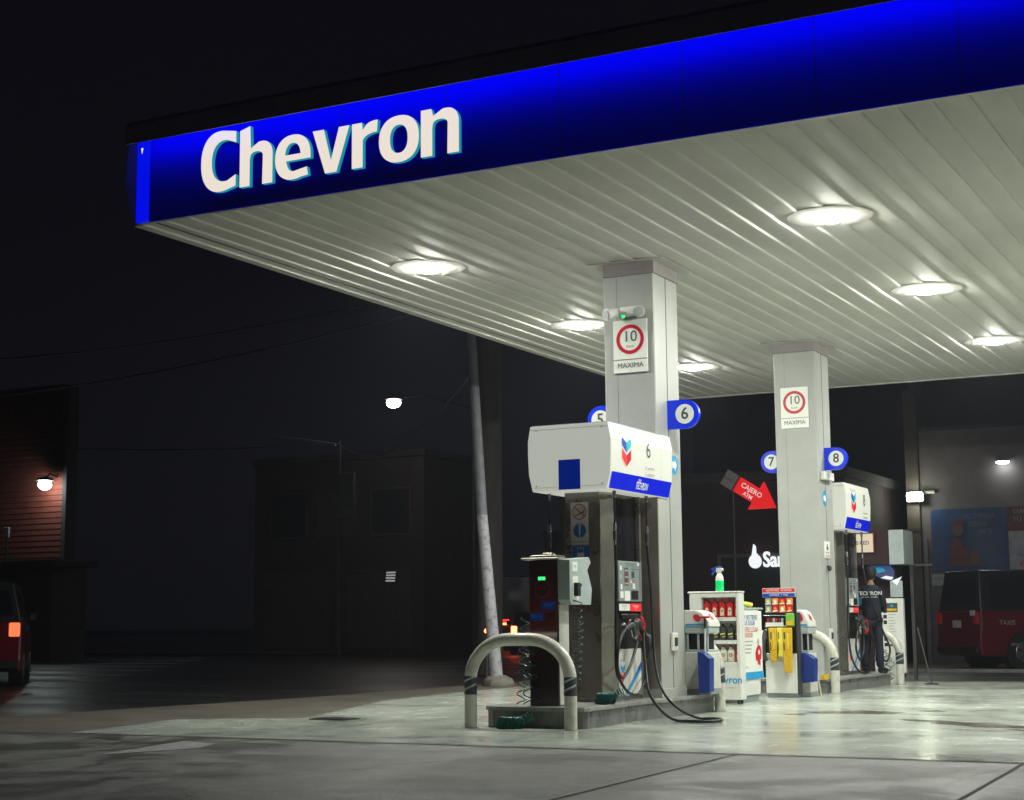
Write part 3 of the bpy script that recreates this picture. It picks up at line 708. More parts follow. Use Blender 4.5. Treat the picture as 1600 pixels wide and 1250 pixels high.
# ---------------------------------------------------------------- air and water unit
t = thing('air_water_unit', 'stainless air and water cabinet with green display at the near island end', 'air dispenser', (-7.60, 15.30, .219))
m = MB(); m.box((-.175, -.13, 0), (.155, .13, 1.52), 'steel_dark', .006); m.build('cabinet', t)
m = MB(); m.box((-.25, -.17, 1.525), (.18, .16, 1.545), 'steel_light', .004); m.box((-.17, -.10, 1.545), (.13, .12, 1.575), 'steel_light', .004); m.box((-.06, -.03, 1.575), (.05, .05, 1.60), 'steel', .004); m.build('lid', t)
m = MB(); o = (-.01, -.13, 0); m.rect(-.055, 1.31, .085, .036, o, FU, FW, 'led_green', .003); m.build('display', t)
m = MB(); m.ring(-.01, 1.22, .085, .093, o, FU, FW, 'steel_light', .003, 30); m.text('AIRE', -.01, 1.23, .05, o, FU, FW, 'ink', .003)
m.rect(-.02, 1.00, .17, .085, o, FU, FW, 'blue', .003); m.text('AIRE', .065, 1.045, .055, o, FU, FW, 'cyan', .005)
m.rect(-.155, .885, .16, .085, o, FU, FW, 'blue', .003); m.text('AGUA', -.075, .93, .05, o, FU, FW, 'cyan', .005)
m.poly([(.02, .90), (.08, .88), (.13, .92), (.14, .97), (.06, .955)], o, FU, FW, 'sticker_ink', .003); m.build('sticker', t)
m = MB(); m.box((.158, -.11, .01), (.168, .12, 1.05), 'white_dirty', .003); m.build('side_panel', t)
bx = MB(); bx.prism([(-.12, 1.52), (.36, 1.56), (.41, 1.50), (.32, 1.42), (.43, 1.22), (.40, 1.05), (-.08, 1.05), (-.12, 1.1)], 'x', .158, .30, 'grey_light', bev=.004)
o2 = (.30, 0, 0); bx.rect(-.06, 1.40, .13, .10, o2, SU, SW, 'white_sign', .003); bx.text('VISA', .0, 1.45, .035, o2, SU, SW, 'blue', .005)
cbx = bx.build('payment_box', t)
m = MB(); m.rect(-.06, 1.10, .14, .25, (.30, 0, 0), SU, SW, 'white_sign', .004); m.box((.30, -.03, 1.14), (.35, .05, 1.28), 'black', .006); m.box((.30, .05, 1.24), (.33, .12, 1.27), 'black', .004); m.build('card_reader', cbx)
def helix(p0, p1, r, turns, n=14, sag=0.):
    p0, p1 = V(p0), V(p1); d = (p1 - p0); a = d.normalized(); u = a.orthogonal().normalized(); w = a.cross(u); o = []
    N_ = int(turns * n)
    for i in range(N_ + 1):
        tt = i / N_; an = 2 * PI * turns * tt; o.append(p0 + d * tt + (u * math.cos(an) + w * math.sin(an)) * r + V((0, 0, -sag * math.sin(PI * tt))))
    return o
m = MB(); m.tube(helix((.345, -.02, 1.10), (.30, .0, .25), .045, 12), .0055, 'rubber', 6, False); m.tube(helix((.27, .2, .9), (.28, .1, .3), .03, 8), .006, 'teal_hose', 6, False); m.build('spiral_cable', t)
m = MB(); m.tube([(-.175, .03, 1.08), (-.21, .03, 1.08), (-.21, .0, 1.0), (-.21, -.02, .92)], .008, 'fitting', 8); m.build('pipe_fitting', t)
for (q0, q1, tr) in (((-.235, -.10, .92), (-.24, -.22, .02), 8), ((-.19, -.14, .62), (-.15, -.24, .02), 5)):
    m = MB(); m.tube(helix(q0, q1, .045, tr), .0065, 'teal_hose', 6, False); m.build('hanging_coil', t)
def coil_pile(x, y, z, R, lab, seed, tilt):
    random.seed(seed); m = MB()
    for lay in range(2):
        c = V((x + .02 * lay, y, z + .035 + lay * .05)); path = []
        NT = 30
        for i in range(NT * 9 + 1):
            th = 2 * PI * .86 * i / (NT * 9) + lay; base = c + V((math.cos(th) * R, math.sin(th) * R * tilt, 0))
            out = V((math.cos(th), math.sin(th) * tilt, 0)).normalized(); a = 2 * PI * i / 9
            path.append(base + out * math.cos(a) * .034 + V((0, 0, 1)) * math.sin(a) * .034)
        m.tube(path, .0065, 'teal_hose', 6, False)
    q = c + V((R, 0, 0)); m.tube(helix(q, q + V((.10, .04, .05)), .045, 4), .0065, 'teal_hose', 6, False)
    m.build('coiled_hose', label=lab, cat='hose', group='coiled dark green air hoses', loc=(x, y, z))
coil_pile(-7.86, 14.86, 0, .115, 'dark green coiled hose piled on the floor inside the front bollard', 3, .5)
coil_pile(-7.17, 15.74, .219, .075, 'dark green coiled hose lying on top of the near island', 4, 1.3)

# ---------------------------------------------------------------- squeegee units
def squeegee(x, y, z, hh, lab, bin_lab, bdx, sc_=1.):
    t = thing('windscreen_unit', lab, 'squeegee unit', (x, y, z), 0, 'windscreen service pods with sloping hoods'); t.scale = (sc_, 1, 1)
    m = MB(); m.prism([(-.16, .0), (.16, 0), (.16, .06), (-.16, .06)], 'y', -.2, .2, 'grey_panel', bev=.008); m.build('plinth', t)
    m = MB(); m.prism([(-.15, .06), (.155, .06), (.14, hh * .50), (-.15, hh * .50)], 'y', -.19, .19, 'white_dirty', bev=.012); m.build('body', t)
    m = MB(); m.box((-.15, -.16, hh * .50), (.13, .17, hh * .53), 'grey_light', .004)
    m.box((-.15, -.12, hh * .53), (.09, .15, hh * .73), 'black', .004)
    for xx in (-.13, .0, .11): m.box((xx, -.165, hh * .53), (xx + .02, -.14, hh * .73), 'grey_light')
    m.box((-.15, -.18, hh * .72), (.15, .18, hh * .80), 'grey_light', .01); m.build('tray_frame', t)
    pr = [(-.15, hh * .80), (.165, hh * .80), (.15, hh * .86), (.07, hh * .965), (-.02, hh), (-.15, hh)]
    m = MB(); m.prism(pr, 'y', -.185, .185, 'white_gloss', bev=.012)
    u_ = norm((.08, 0, -.115))                    # mark on the slope and on the front
    o = (0, -.185, 0); m.rect(-.13, hh * .815, .26, .022, o, FU, FW, 'cyan', .004)
    m.poly([(-.01, hh * .87), (.03, hh * .86), (.06, hh * .89), (.03, hh * .95), (-.02, hh * .95), (-.04, hh * .92)], o, FU, FW, 'red', .004)
    so = V((.15, 0, hh * .86)); su = Y1; sw = norm((-.08, 0, hh * .105))
    m.poly([(-.04, .03), (.04, .025), (.06, .07), (.02, .12), (-.03, .11)], so, su, sw, 'red', .006)
    m.build('hood', t)
    m = MB(); m.box((-.153, -.205, hh * .5), (-.145, .205, hh * .99), 'grey_panel', .003); m.build('side_plate', t)
    bn = MB()
    bx0 = .05 if z < .1 else .07; bw = .20 if z < .1 else .155
    bn.prism([(bx0 + .01, .20 if z < .1 else .02), (bx0 + bw - .01, .22 if z < .1 else .04), (bx0 + bw, hh * .46 - .03), (bx0 + bw * .5, hh * .49), (bx0, hh * .51)], 'y', -.36, -.20, 'bin_blue', bev=.01)
    bn.build('litter_bin', label=bin_lab, cat='bin', group='blue litter bins on the squeegee units').location = (x + bdx, y, z)
    return t
squeegee(-7.05, 18.33, .219, 1.0, 'first white and grey squeegee unit beside the nearer column', 'blue litter bin hung on the first squeegee unit behind the bollard', 0, 1.05)
squeegee(-7.155, 22.72, 0, 1.24, 'second white squeegee unit right of the yellow bags', 'blue litter bin hung on the second squeegee unit', 0, .80)
m = MB(); m.tube([(-6.93, 18.12, 1.0), (-6.93, 18.10, .62)], [.011, .012], 'white_gloss', 8); m.tube([(-6.93, 18.12, 1.13), (-6.93, 18.12, 1.0)], .014, 'black', 8)
m.box((-6.99, 18.10, 1.12), (-6.87, 18.135, 1.145), 'red', .004)
m.build('squeegee', label='squeegee with red head and white handle on the first service unit', cat='squeegee')
# grey block behind column with yellow bottle
t = thing('service_cabinet', 'grey metal service cabinet between the nearer column and the squeegee unit', 'cabinet', (-7.28, 18.40, .219))
m = MB(); m.box((-.22, -.16, 0.28), (.10, .16, .78), 'grey_light', .01); m.box((-.22, -.16, 0), (-.20, .16, .28), 'grey_light'); m.box((.08, -.16, 0), (.10, .16, .28), 'grey_light'); m.box((-.20, .12, .0), (.08, .15, .28), 'black'); m.build('housing', t)
m = MB(); m.prism([(-.22, .79), (.10, .79), (.02, .93), (-.06, .99), (-.22, .99)], 'y', -.15, .15, 'grey_panel', bev=.01); m.build('sloped_top', t)
m = MB(); m.lathe([(.035, 0), (.035, .13), (.018, .155), (.018, .18)], (-7.23, 18.30, .22), 'yellow', 14); m.build('yellow_bottle', label='small yellow bottle in the open base of the grey service cabinet', cat='bottle', loc=(-7.23, 18.30, .22))
m = MB(); m.prism([(-7.03, .22), (-6.98, .22), (-6.98, .30), (-7.03, .30)], 'y', 23.05, 23.3, 'yellow', bev=.01)
m.build('yellow_wedge', label='yellow plastic block on the farther island behind the bollard', cat='block')

# ---------------------------------------------------------------- oil display cabinet
CYF = 20.2
t = thing('oil_display_cabinet', 'white display cabinet with three shelves of oil bottles', 'display cabinet', (-7.58, CYF, 0))
m = MB(); x0, x1, d_ = -.36, .34, .20
m.box((x0, 0, .06), (x0 + .17, d_, 1.455), 'white_gloss', .008); m.box((x1 - .045, 0, .06), (x1, d_, 1.455), 'white_gloss', .006)
m.box((x0 + .17, 0.002, 1.40), (x1 - .045, d_, 1.452), 'white_gloss'); m.box((x0 + .17, d_ - .02, .06), (x1 - .045, d_, 1.4), 'white_gloss')
m.box((x0 + .17, 0.002, .06), (x1 - .045, d_ - .02, .50), 'white_gloss'); m.build('carcass', t)
for zz in (1.085, .785, .50):
    m = MB(); m.box((x0 + .172, -.004, zz), (x1 - .047, d_ - .022, zz + .05), 'white_gloss', .003); m.build('shelf', t)
m = MB(); m.box((x0 - .02, -.01, 1.456), (x1 + .01, d_, 1.478), 'white_dirty', .006); m.build('top_board', t)
m = MB(); m.text('Chevron', .12, .315, .135, (0, 0, 0), FU, FW, 'cyan', .004, bold=.002); m.text('SABE TU CAMINO', .12, .215, .035, (0, 0, 0), FU, FW, 'ink_faint', .004)
m.text('CUIDA TU MOTOR', .0, 1.11, .028, (0, -.004, 0), FU, FW, 'pink_faint', .004); m.build('lettering', t)
for xx in (x0 + .06, x1 - .05):
    for yy in (.04, d_ - .04):
        m = MB(); m.cyl((xx - .012, yy, .032), (xx + .012, yy, .032), .03, 'black', None, 14); m.cyl((xx, yy, .03), (xx, yy, .062), .008, 'metal_dark', None, 8); m.build('castor', t)
def bottle(x, y, z, h, w, body, lab_m, cap, lab, grp):
    m = MB(); m.box((x - w / 2, y, z), (x + w / 2, y + .07, z + h * .68), body, .008)
    m.prism([(x - w / 2 + .006, z + h * .67), (x + w / 2 - .006, z + h * .67), (x + w * .18, z + h * .86), (x - w * .28, z + h * .86)], 'y', y + .01, y + .06, body, bev=.004)
    if lab_m == 'cream': m.rect(-w * .36, h * .08, w * .72, h * .42, (x, y, z), FU, FW, 'cream', .003); m.ring(0, h * .40, w * .14, w * .25, (x, y, z), FU, FW, 'ink', .005, 16)
    elif lab_m == 'yellow2': m.poly([(-w * .4, h * .30), (w * .4, h * .36), (w * .4, h * .44), (-w * .4, h * .38)], (x, y, z), FU, FW, 'yellow2', .003); m.poly([(-w * .1, h * .16), (w * .4, h * .2), (w * .4, h * .25), (-w * .1, h * .21)], (x, y, z), FU, FW, 'yellow2', .003)
    else: m.poly([(-w * .3, h * .08), (w * .3, h * .1), (w * .25, h * .46), (-w * .05, h * .56), (-w * .25, h * .42)], (x, y, z), FU, FW, 'cream', .003); m.disc(w * .02, h * .34, w * .13, (x, y, z), FU, FW, 'ink', .005, 12)
    b = m.build('oil_bottle', label=lab, cat='bottle', group=grp, loc=(x, y, z))
    m = MB(); m.cyl((-w * .05, .035, h * .86), (-w * .05, .035, h), w * .17, cap, None, 12); m.build('cap', b)
ORD = ['first', 'second', 'third', 'fourth', 'fifth']
for i in range(5): bottle(-7.715 + i * .107, CYF + .06, 1.137, .245, .092, 'red_bottle', 'ink', 'red', '%s red oil bottle from the left on the top shelf' % ORD[i], 'red oil bottles on the top shelf')
for i in range(5): bottle(-7.715 + i * .107, CYF + .06, .837, .215, .085, 'dark_bottle', 'yellow2', 'black', '%s dark grey oil bottle from the left on the middle shelf' % ORD[i], 'dark grey oil bottles on the middle shelf')
for i in range(5):
    bm_ = 'white_bottle' if i < 4 else 'red_bottle'
    bottle(-7.715 + i * .107, CYF + .06, .552, .22, .092, bm_, 'cream' if i < 4 else 'ink', 'red' if i else 'white_gloss',
           ('%s white oil bottle from the left on the bottom shelf' % ORD[i]) if i < 4 else 'red oil bottle at the right end of the bottom shelf', 'oil bottles on the bottom shelf')
# spray bottle
t = thing('spray_bottle', 'green spray bottle with blue trigger on top of the oil cabinet', 'spray bottle', (-7.54, CYF + .10, 1.478))
m = MB(); m.lathe([(.050, 0), (.055, .01), (.055, .145)], (0, 0, 0), 'green_liquid', 18); m.lathe([(.055, .145), (.052, .19), (.03, .235), (.02, .25)], (0, 0, 0), 'clear_plastic', 18); m.build('body', t)
m = MB(); m.box((-.045, -.02, .25), (.03, .02, .32), 'white_gloss', .008); m.box((.02, -.018, .27), (.055, .018, .31), 'white_gloss', .006); m.build('spray_head', t)
m = MB(); m.prism([(-.115, .30), (-.03, .335), (.03, .335), (.03, .315), (-.04, .305), (-.075, .25), (-.10, .22), (-.115, .235), (-.085, .275)], 'y', -.018, .018, 'blue', bev=.003); m.build('trigger', t)

# poster cabinet with banner on its right face
t = thing('poster_cabinet', 'white wheeled cabinet carrying a poster with blue and red lettering', 'poster stand', (-7.40, 20.98, 0), 0)
m = MB(); m.prism([(-.34, -.46), (.02, -.46), (.05, -.2), (.05, .25), (.0, .46), (-.34, .46)], 'z', .09, 1.24, 'white_gloss', bev=.006); m.build('body', t)
m = MB(); m.prism([(-.32, -.44), (.0, -.44), (.03, -.2), (.03, .25), (-.02, .44), (-.32, .44)], 'z', .0, .09, 'grey_panel'); m.build('kick_plate', t)
m = MB(); m.box((-.35, -.47, 1.24), (.06, .47, 1.265), 'grey_light', .005); m.build('top_board', t)
o = (.05, 0, 0); m = MB(); m.box((.052, -.42, .40), (.058, .40, 1.22), 'white_sign', .0)
o = (.058, -.01, 0)
for i, (s_, c_, z_) in enumerate((('YA NO TIENES', 'blue', 1.13), ('QUE ELEGIR', 'blue', 1.055), ('ENTRE LLEGAR', 'red', .965), ('Y RENDIR', 'red', .89))): m.text(s_, -.37, z_, .092, o, SU, SW, c_, .003, 'LEFT', 0., xs=1.0)
for q in range(4): m.rect(-.33, .80 - q * .05, .35 - .03 * q, .018, o, SU, SW, 'ink_faint', .003)
m.poly([(.13, .56), (.22, .53), (.34, .56), (.38, .66), (.33, .74), (.25, .76), (.17, .72), (.11, .65)], o, SU, SW, 'red', .003); m.poly([(.2, .50), (.3, .48), (.32, .54), (.2, .545)], o, SU, SW, 'crimson', .004); m.disc(.24, .80, .045, o, SU, SW, 'sticker_grey', .004, 20); m.disc(.26, .66, .035, o, SU, SW, 'white_sign', .005, 16)
m.text('aditivo', -.24, .47, .05, o, SU, SW, 'green_bag', .003)
m.build('poster', t)
m = MB(); m.box((.053, -.44, .305), (.064, .42, .40), 'cyan'); m.build('blue_strip', t)
m = MB()
m.tube(smooth_path([(-7.66, 20.8, 1.30), (-7.56, 20.9, 1.31), (-7.46, 21.0, 1.32), (-7.38, 21.1, 1.30)]), [.03] * 19, 'yellow2', 8); m.box((-7.68, 20.8, 1.266), (-7.42, 21.0, 1.285), 'green_bag', .005)
m.build('yellow_cloth', label='rolled yellow and green cloth lying on the poster cabinet', cat='cloth')

# accessory rack
t = thing('accessory_rack', 'tall rack of blister packs and goods beside the poster cabinet', 'rack', (-7.355, 22.2, 0))
m = MB(); m.box((-.22, .03, 0.0), (.23, .16, .06), 'grey_panel', .004); m.box((-.225, .0, .06), (.235, .17, .62), 'white_gloss', .006); m.build('base_panel', t)
m = MB(); m.box((-.22, .08, .62), (.23, .10, 1.50), 'black'); m.box((.235, .02, .05), (.26, .17, 1.2), 'metal_dark', .004); m.build('back_board', t)
m = MB(); m.box((-.255, .04, 1.42), (.235, .06, 1.55), 'white_gloss', .002); o = (0, .04, 0)
m.rect(-.25, 1.49, .48, .055, o, FU, FW, 'red', .003); m.text('ADITIVOS  ACEITES', -.01, 1.517, .045, o, FU, FW, 'white_sign', .005); m.rect(-.25, 1.425, .48, .05, o, FU, FW, 'blue', .003)
m.text('LIMPIEZA  Y  MAS', -.01, 1.45, .036, o, FU, FW, 'white_sign', .005); m.build('header', t)
for zz in (.62, 1.0, 1.16):
    m = MB(); m.tube([(-.22, -.02, zz), (.23, -.02, zz)], .006, 'fitting', 6); m.tube([(-.2, .08, zz), (-.2, -.02, zz)], .005, 'fitting', 6); m.tube([(.2, .08, zz), (.2, -.02, zz)], .005, 'fitting', 6); m.build('rail', t)
cols = ['orange', 'red', 'orange', 'red_bottle', 'orange']
for r in range(2):
    for i in range(4):
        x = -7.505 + i * .105; zz = 1.20 + r * .105
        if i == 0: bmat, fm = ('grey_panel', 'yellow2')
        else: bmat, fm = (('red', 'orange') if (i + r) % 2 else ('orange', 'white_sign'))
        m = MB(); m.box((x - .045, 22.17, zz), (x + .045, 22.20, zz + .098), bmat, .004)
        m.disc(0, .055, .024, (x, 22.17, zz), FU, FW, fm, .003, 14); m.poly([(-.04, .01), (.035, .02), (.03, .035), (-.04, .028)], (x, 22.17, zz), FU, FW, 'white_sign', .004)
        m.build('blister_pack', label='%s %s blister pack from the left in the %s row of the rack' % (ORD[i], 'grey' if i == 0 else ('red' if bmat == 'red' else 'orange'), ('lower', 'upper')[r]), cat='packet', group='blister packs hanging on the rack', loc=(x, 22.17, zz))
m = MB(); m.box((-7.535, 22.12, 1.005), (-7.275, 22.26, 1.02), 'clear_plastic'); m.box((-7.535, 22.12, 1.02), (-7.275, 22.128, 1.06), 'white_gloss')
for i in range(6): m.cyl((-7.515 + i * .042, 22.18, 1.02), (-7.515 + i * .042, 22.18, 1.12), .018, ['red_bottle', 'dark_bottle', 'grey_light'][i % 3], None, 10)
m.build('goods_tray', label='clear tray of small red and grey tubes on the rack', cat='tray')
m = MB(); m.box((-7.245, 22.14, 1.01), (-7.125, 22.20, 1.19), 'green_bag', .012); m.poly([(-.05, .01), (.05, .01), (.05, .09), (-.05, .06)], (-7.185, 22.14, 1.01), FU, FW, 'yellow', .004)
m.build('snack_bag', label='green and yellow bag standing at the right of the rack', cat='bag')
def hang_bag(x, z1, z0, w, mt, lab):
    m = MB()
    m.prism([(x - w / 2, z1), (x + w / 2, z1), (x + w * .46, (z0 + z1) / 2 - .05), (x + w * .40, z0), (x + w * .05, z0 + .02), (x - w * .30, z0 + .01), (x - w * .44, (z0 + z1) / 2)], 'y', 22.10, 22.15, mt, bev=.01)
    m.rect(-w * .28, z1 - .16, w * .16, .10, (x, 22.10, 0), FU, FW, 'ink', .003); m.rect(-w * .30, z1 - .32, w * .10, .12, (x, 22.10, 0), FU, FW, 'sticker_ink', .003)
    m.rect(w * .1, z1 - .30, w * .1, .22, (x, 22.10, 0), FU, FW, 'yellow2', .003)
    m.build('yellow_packet', label=lab, cat='packet', group='long yellow packets hanging on the rack', loc=(x, 22.1, z1))
hang_bag(-7.43, .985, .49, .125, 'yellow', 'left long yellow packet hanging on the rack')
hang_bag(-7.325, .985, .56, .085, 'yellow2', 'middle and narrowest long yellow packet hanging on the rack')
hang_bag(-7.225, .985, .34, .15, 'yellow', 'right and longest yellow packet hanging on the rack')
m = MB(); m.tube(smooth_path([(-7.545, 22.15, .95), (-7.575, 22.1, .75), (-7.565, 22.1, .6), (-7.535, 22.12, .52)]), [.035] * 19, 'metal_dark', 10)
m.build('hose_piece', label='bent grey hose hanging left of the yellow packets', cat='hose')
m = MB(); m.cyl((-7.02, 23.0, 0.0), (-7.06, 22.95, .35), .010, 'cream', None, 8); m.build('broom_stick', label='thin wooden stick under the blue bin by the farther island', cat='stick')

# ---------------------------------------------------------------- person
def skin_obj(name, verts, edges, radii, m_, parent=None, root=0, sub=2, loc=(0, 0, 0)):
    me = bpy.data.meshes.new(name); me.from_pydata(verts, edges, []); me.materials.append(MATS[m_])
    ob = bpy.data.objects.new(name, me); COL.objects.link(ob); ob.location = loc
    if parent: ob.parent = parent
    md = ob.modifiers.new('Skin', 'SKIN'); md.use_smooth_shade = True
    if not me.skin_vertices: me.attributes
    for i, r in enumerate(radii):
        sv = me.skin_vertices[0].data[i]; sv.radius = (r, r) if not isinstance(r, tuple) else r; sv.use_root = (i == root)
    s_ = ob.modifiers.new('Sub', 'SUBSURF'); s_.levels = sub; s_.render_levels = sub
    return ob
px, py, pz = -7.16, 26.42, .22
SK = .955
def sv(l): return [(a * SK, b * SK, c * SK) for a, b, c in l]
bodyv = sv([(0, 0, .95), (0, .01, 1.10), (0, .0, 1.28), (0, .0, 1.44), (0, .03, 1.53), (0, .06, 1.60),
         (-.10, 0, 1.43), (-.165, .03, 1.38), (-.20, .10, 1.14), (-.17, .32, 1.10), (-.15, .40, 1.10),
         (.10, 0, 1.43), (.165, .03, 1.38), (.20, .10, 1.13), (.12, .30, 1.06), (.06, .38, 1.05),
         (-.09, 0, .90), (-.12, .02, .50), (-.14, 0.0, .09), (-.15, .12, .03),
         (.09, 0, .90), (.11, .0, .50), (.12, -.02, .09), (.16, .11, .03)])
bodye = [(0, 1), (1, 2), (2, 3), (3, 4), (4, 5), (3, 6), (6, 7), (7, 8), (8, 9), (9, 10), (3, 11), (11, 12), (12, 13), (13, 14), (14, 15), (0, 16), (16, 17), (17, 18), (18, 19), (0, 20), (20, 21), (21, 22), (22, 23)]
rad = [.09, .09, .09, .07, .05, .05, .05, .045, .035, .032, .025, .05, .045, .035, .032, .025, .07, .055, .04, .035, .08, .055, .04, .035]
pers = skin_obj('person', bodyv, bodye, rad, 'skin', None, 0, 2, (px, py, pz)); pers.rotation_euler = (0, 0, .12)
tag(pers, 'attendant in dark navy uniform and cap seen from behind at pump eight', 'person')
# head joined into the body mesh would break the skin chain: extend it as chain vertices instead
hv = sv([(0, .055, 1.58), (0, .075, 1.66), (0, .085, 1.74), (0, .08, 1.80)])
jv = bodyv[:10] + bodyv[11:15]
hm = MB(); hm.ball((0, .085 * SK, 1.70 * SK), .095, 'skin', (.86, 1.05, 1.22), 14)
hm.ball((0, .19 * SK, 1.68 * SK), .02, 'skin', (.7, 1, 1.3), 8)
for sx in (-1, 1): hm.ball((sx * .083, .085 * SK, 1.69 * SK), .022, 'skin', (.4, .8, 1.3), 8); hm.ball((sx * .033, .178 * SK, 1.71 * SK), .010, 'hair', n=6)
hm.box((-.025, .180 * SK, 1.638 * SK), (.025, .184 * SK, 1.643 * SK), 'sticker_red')
hm.build('head', pers)
hm = MB(); hm.ball((0, .075 * SK, 1.71 * SK), .099, 'hair', (.90, 1.03, 1.15), 14); hm.build('hair', pers)
hm = MB(); hm.ball((0, .085 * SK, 1.755 * SK), .103, 'navy', (.92, 1.06, .82), 14); hm.prism([(-.07, 1.755 * SK), (.07, 1.755 * SK), (.07, 1.765 * SK), (-.07, 1.765 * SK)], 'y', .17 * SK, .29 * SK, 'navy', bev=.003); hm.build('cap', pers)
jk = skin_obj('jacket', sv([(0, 0, .80), (0, .01, 1.08), (0, .0, 1.28), (0, .0, 1.40), (-.10, 0, 1.41), (-.165, .02, 1.36), (-.205, .09, 1.14), (-.175, .29, 1.10), (.10, 0, 1.41), (.165, .02, 1.36), (.205, .09, 1.13), (.13, .27, 1.07), (0, .03, 1.50)]),
              [(0, 1), (1, 2), (2, 3), (3, 4), (4, 5), (5, 6), (6, 7), (3, 8), (8, 9), (9, 10), (10, 11), (3, 12)], [(.19, .15), (.165, .135), (.175, .135), (.14, .115), (.095, .10), .078, .062, .052, (.095, .10), .078, .062, .052, .066], 'navy', pers, 0)
skin_obj('trousers', sv([(0, 0, .93), (-.085, 0, .86), (-.115, .02, .50), (-.14, .0, .07), (.085, 0, .86), (.105, 0, .50), (.12, -.02, .07)]), [(0, 1), (1, 2), (2, 3), (0, 4), (4, 5), (5, 6)],
         [(.15, .12), .105, .082, .070, .105, .082, .070], 'navy', pers, 0)
for sx, a in ((-1, -.03), (1, .05)):
    bm_ = MB(); bx_ = sx * .125 * SK; bm_.tube(smooth_path([(bx_, -.06, .045), (bx_ + .005, .0, .055), (bx_ + a * .5, .12, .045), (bx_ + a, .20, .03)]), [.045 + .005 * (i % 2) for i in range(18)] + [.03], 'black', 12); bm_.build('boot', pers)
sb = MB(); sb.ball((-.20 * SK, .05 * SK, 1.25 * SK), .092, 'light_blue', (1.05, 1.0, 1.2), 12); sb.build('sleeve_band', pers)
tx = MB(); o = (0, -.160, 0)
tx.text('TECHRON', .0, 1.36 * SK, .088, o, FU, FW, 'text_white', .0, bold=.002); tx.text('con tu combustible', .0, 1.30 * SK, .036, o, FU, FW, 'text_white', .0); tx.build('back_print', pers)
# hands: palm and fingers
for sx in (-1, 1):
    hd = MB(); base = V((-.15 * SK, .40 * SK, 1.10 * SK)) if sx < 0 else V((.06 * SK, .38 * SK, 1.05 * SK))
    hd.ball(base + V((0, .03, 0)), .035, 'skin', (1.0, 1.1, .55), 10)
    for q in range(4):
        fx = (q - 1.5) * .018; hd.tube([base + V((fx, .055, .0)), base + V((fx, .09 - abs(q - 1.3) * .004, -.005)), base + V((fx, .10, -.03)), base + V((fx, .09, -.05))], [.009, .0085, .008, .006], 'skin', 8)
    hd.tube([base + V((-sx * .03, .02, 0)), base + V((-sx * .045, .05, -.01)), base + V((-sx * .04, .075, -.02))], [.010, .009, .007], 'skin', 8); hd.build('hand', pers)

# ---------------------------------------------------------------- kiosk, price panel behind the attendant
t = thing('payment_kiosk', 'dark payment kiosk with white side box behind the attendant', 'kiosk', (-7.95, 29.6, 0))
m = MB(); m.box((-1.0, 0, 2.10), (.30, .9, 2.78), 'wall_maroon', .01); m.box((-.98, .55, .0), (.26, .62, 2.1), 'wall_maroon'); m.box((.24, .5, 0), (.30, .9, 2.1), 'metal_dark'); m.build('housing', t)
m = MB(); m.box((.305, -.02, 2.10), (.58, .7, 2.74), 'grey_light', .006); m.ring(.44, 2.42, .08, .09, (0, -.02, 0), FU, FW, 'ink_faint', .003); m.build('side_box', t)
m = MB(); m.box((.56, .45, 0), (.62, .52, 2.1), 'metal_dark'); m.build('post', t)
m = MB(); m.prism([(-.10, 2.12), (.28, 2.12), (.36, 1.98), (.34, 1.80), (.16, 1.82), (-.04, 1.93)], 'y', .10, .13, 'screen_blue'); m.poly([(-.05, 2.08), (.10, 2.10), (.2, 1.98), (.05, 1.95)], (0, .10, 0), FU, FW, 'cyan', .003); m.poly([(.1, 1.86), (.3, 1.82), (.34, 1.87), (.2, 1.9)], (0, .10, 0), FU, FW, 'sign_white', .003); m.build('screen', t)
m = MB(); m.box((.27, .1, 1.50), (.50, .14, 1.80), 'grey_light', .004); m.poly([(.3, 1.80), (.5, 1.88), (.4, 1.72)], (0, .1, 0), FU, FW, 'sign_white', .004); m.build('glass_panel', t)
m = MB(); m.box((-.40, -.08, 2.34), (.03, .0, 2.68), 'sign_beige', .004); m.text('S·RED', -.165, 2.51, .095, (0, -.08, 0), FU, FW, 'ink', .004, bold=.002); m.box((.03, -.085, 2.32), (.045, .005, 2.70), 'sticker_red'); m.build('lit_sign', t)
t = thing('price_board', 'white price board with black grid beside the far bollard', 'price board', (-7.37, 28.3, 0))
m = MB(); m.box((-.27, 0, .16), (.27, .10, 1.46), 'white_gloss', .006); m.box((-.16, -.03, .0), (.20, .12, .62), 'white_dirty', .006); m.build('board', t)
m = MB()
for r in range(9):
    for c in range(2):
        if r == 4: continue
        m.rect(-.175 + c * .085, .52 + r * .098, .062, .066, (0, 0, 0), FU, FW, 'black', .003)
for r in range(10): m.rect(.0, .72 + r * .05, .13 - (r % 3) * .02, .012, (0, 0, 0), FU, FW, 'ink_faint', .003)
m.build('grid', t)
for zz in (1.22, .50):
    m = MB(); m.rect(-.03, zz, .20, .16, (0, 0, 0), FU, FW, 'ink', .004); m.rect(-.015, zz + .02, .17, .045, (0, 0, 0), FU, FW, 'yellow', .006); m.disc(.07, zz + .11, .025, (0, 0, 0), FU, FW, 'cyan', .006, 12); m.build('payment_logo', t)
m = MB()
for q in range(4): m.tube(helix((-7.45 + q * .05, 28.15, .62 - q * .06), (-7.40 + q * .04, 28.05, .02), .05, 5 - q), .006, 'teal_hose', 6, False)
m.build('green_cable', label='tangle of thin green cable hanging beside the far bollard', cat='cable')
m = MB(); m.lathe([(.12, 0), (.10, .025), (.03, .035)], (-6.45, 27.4, 0), 'metal_dark', 16); m.cyl((-6.45, 27.4, .03), (-6.72, 27.7, .95), .012, 'metal_dark', None, 8)
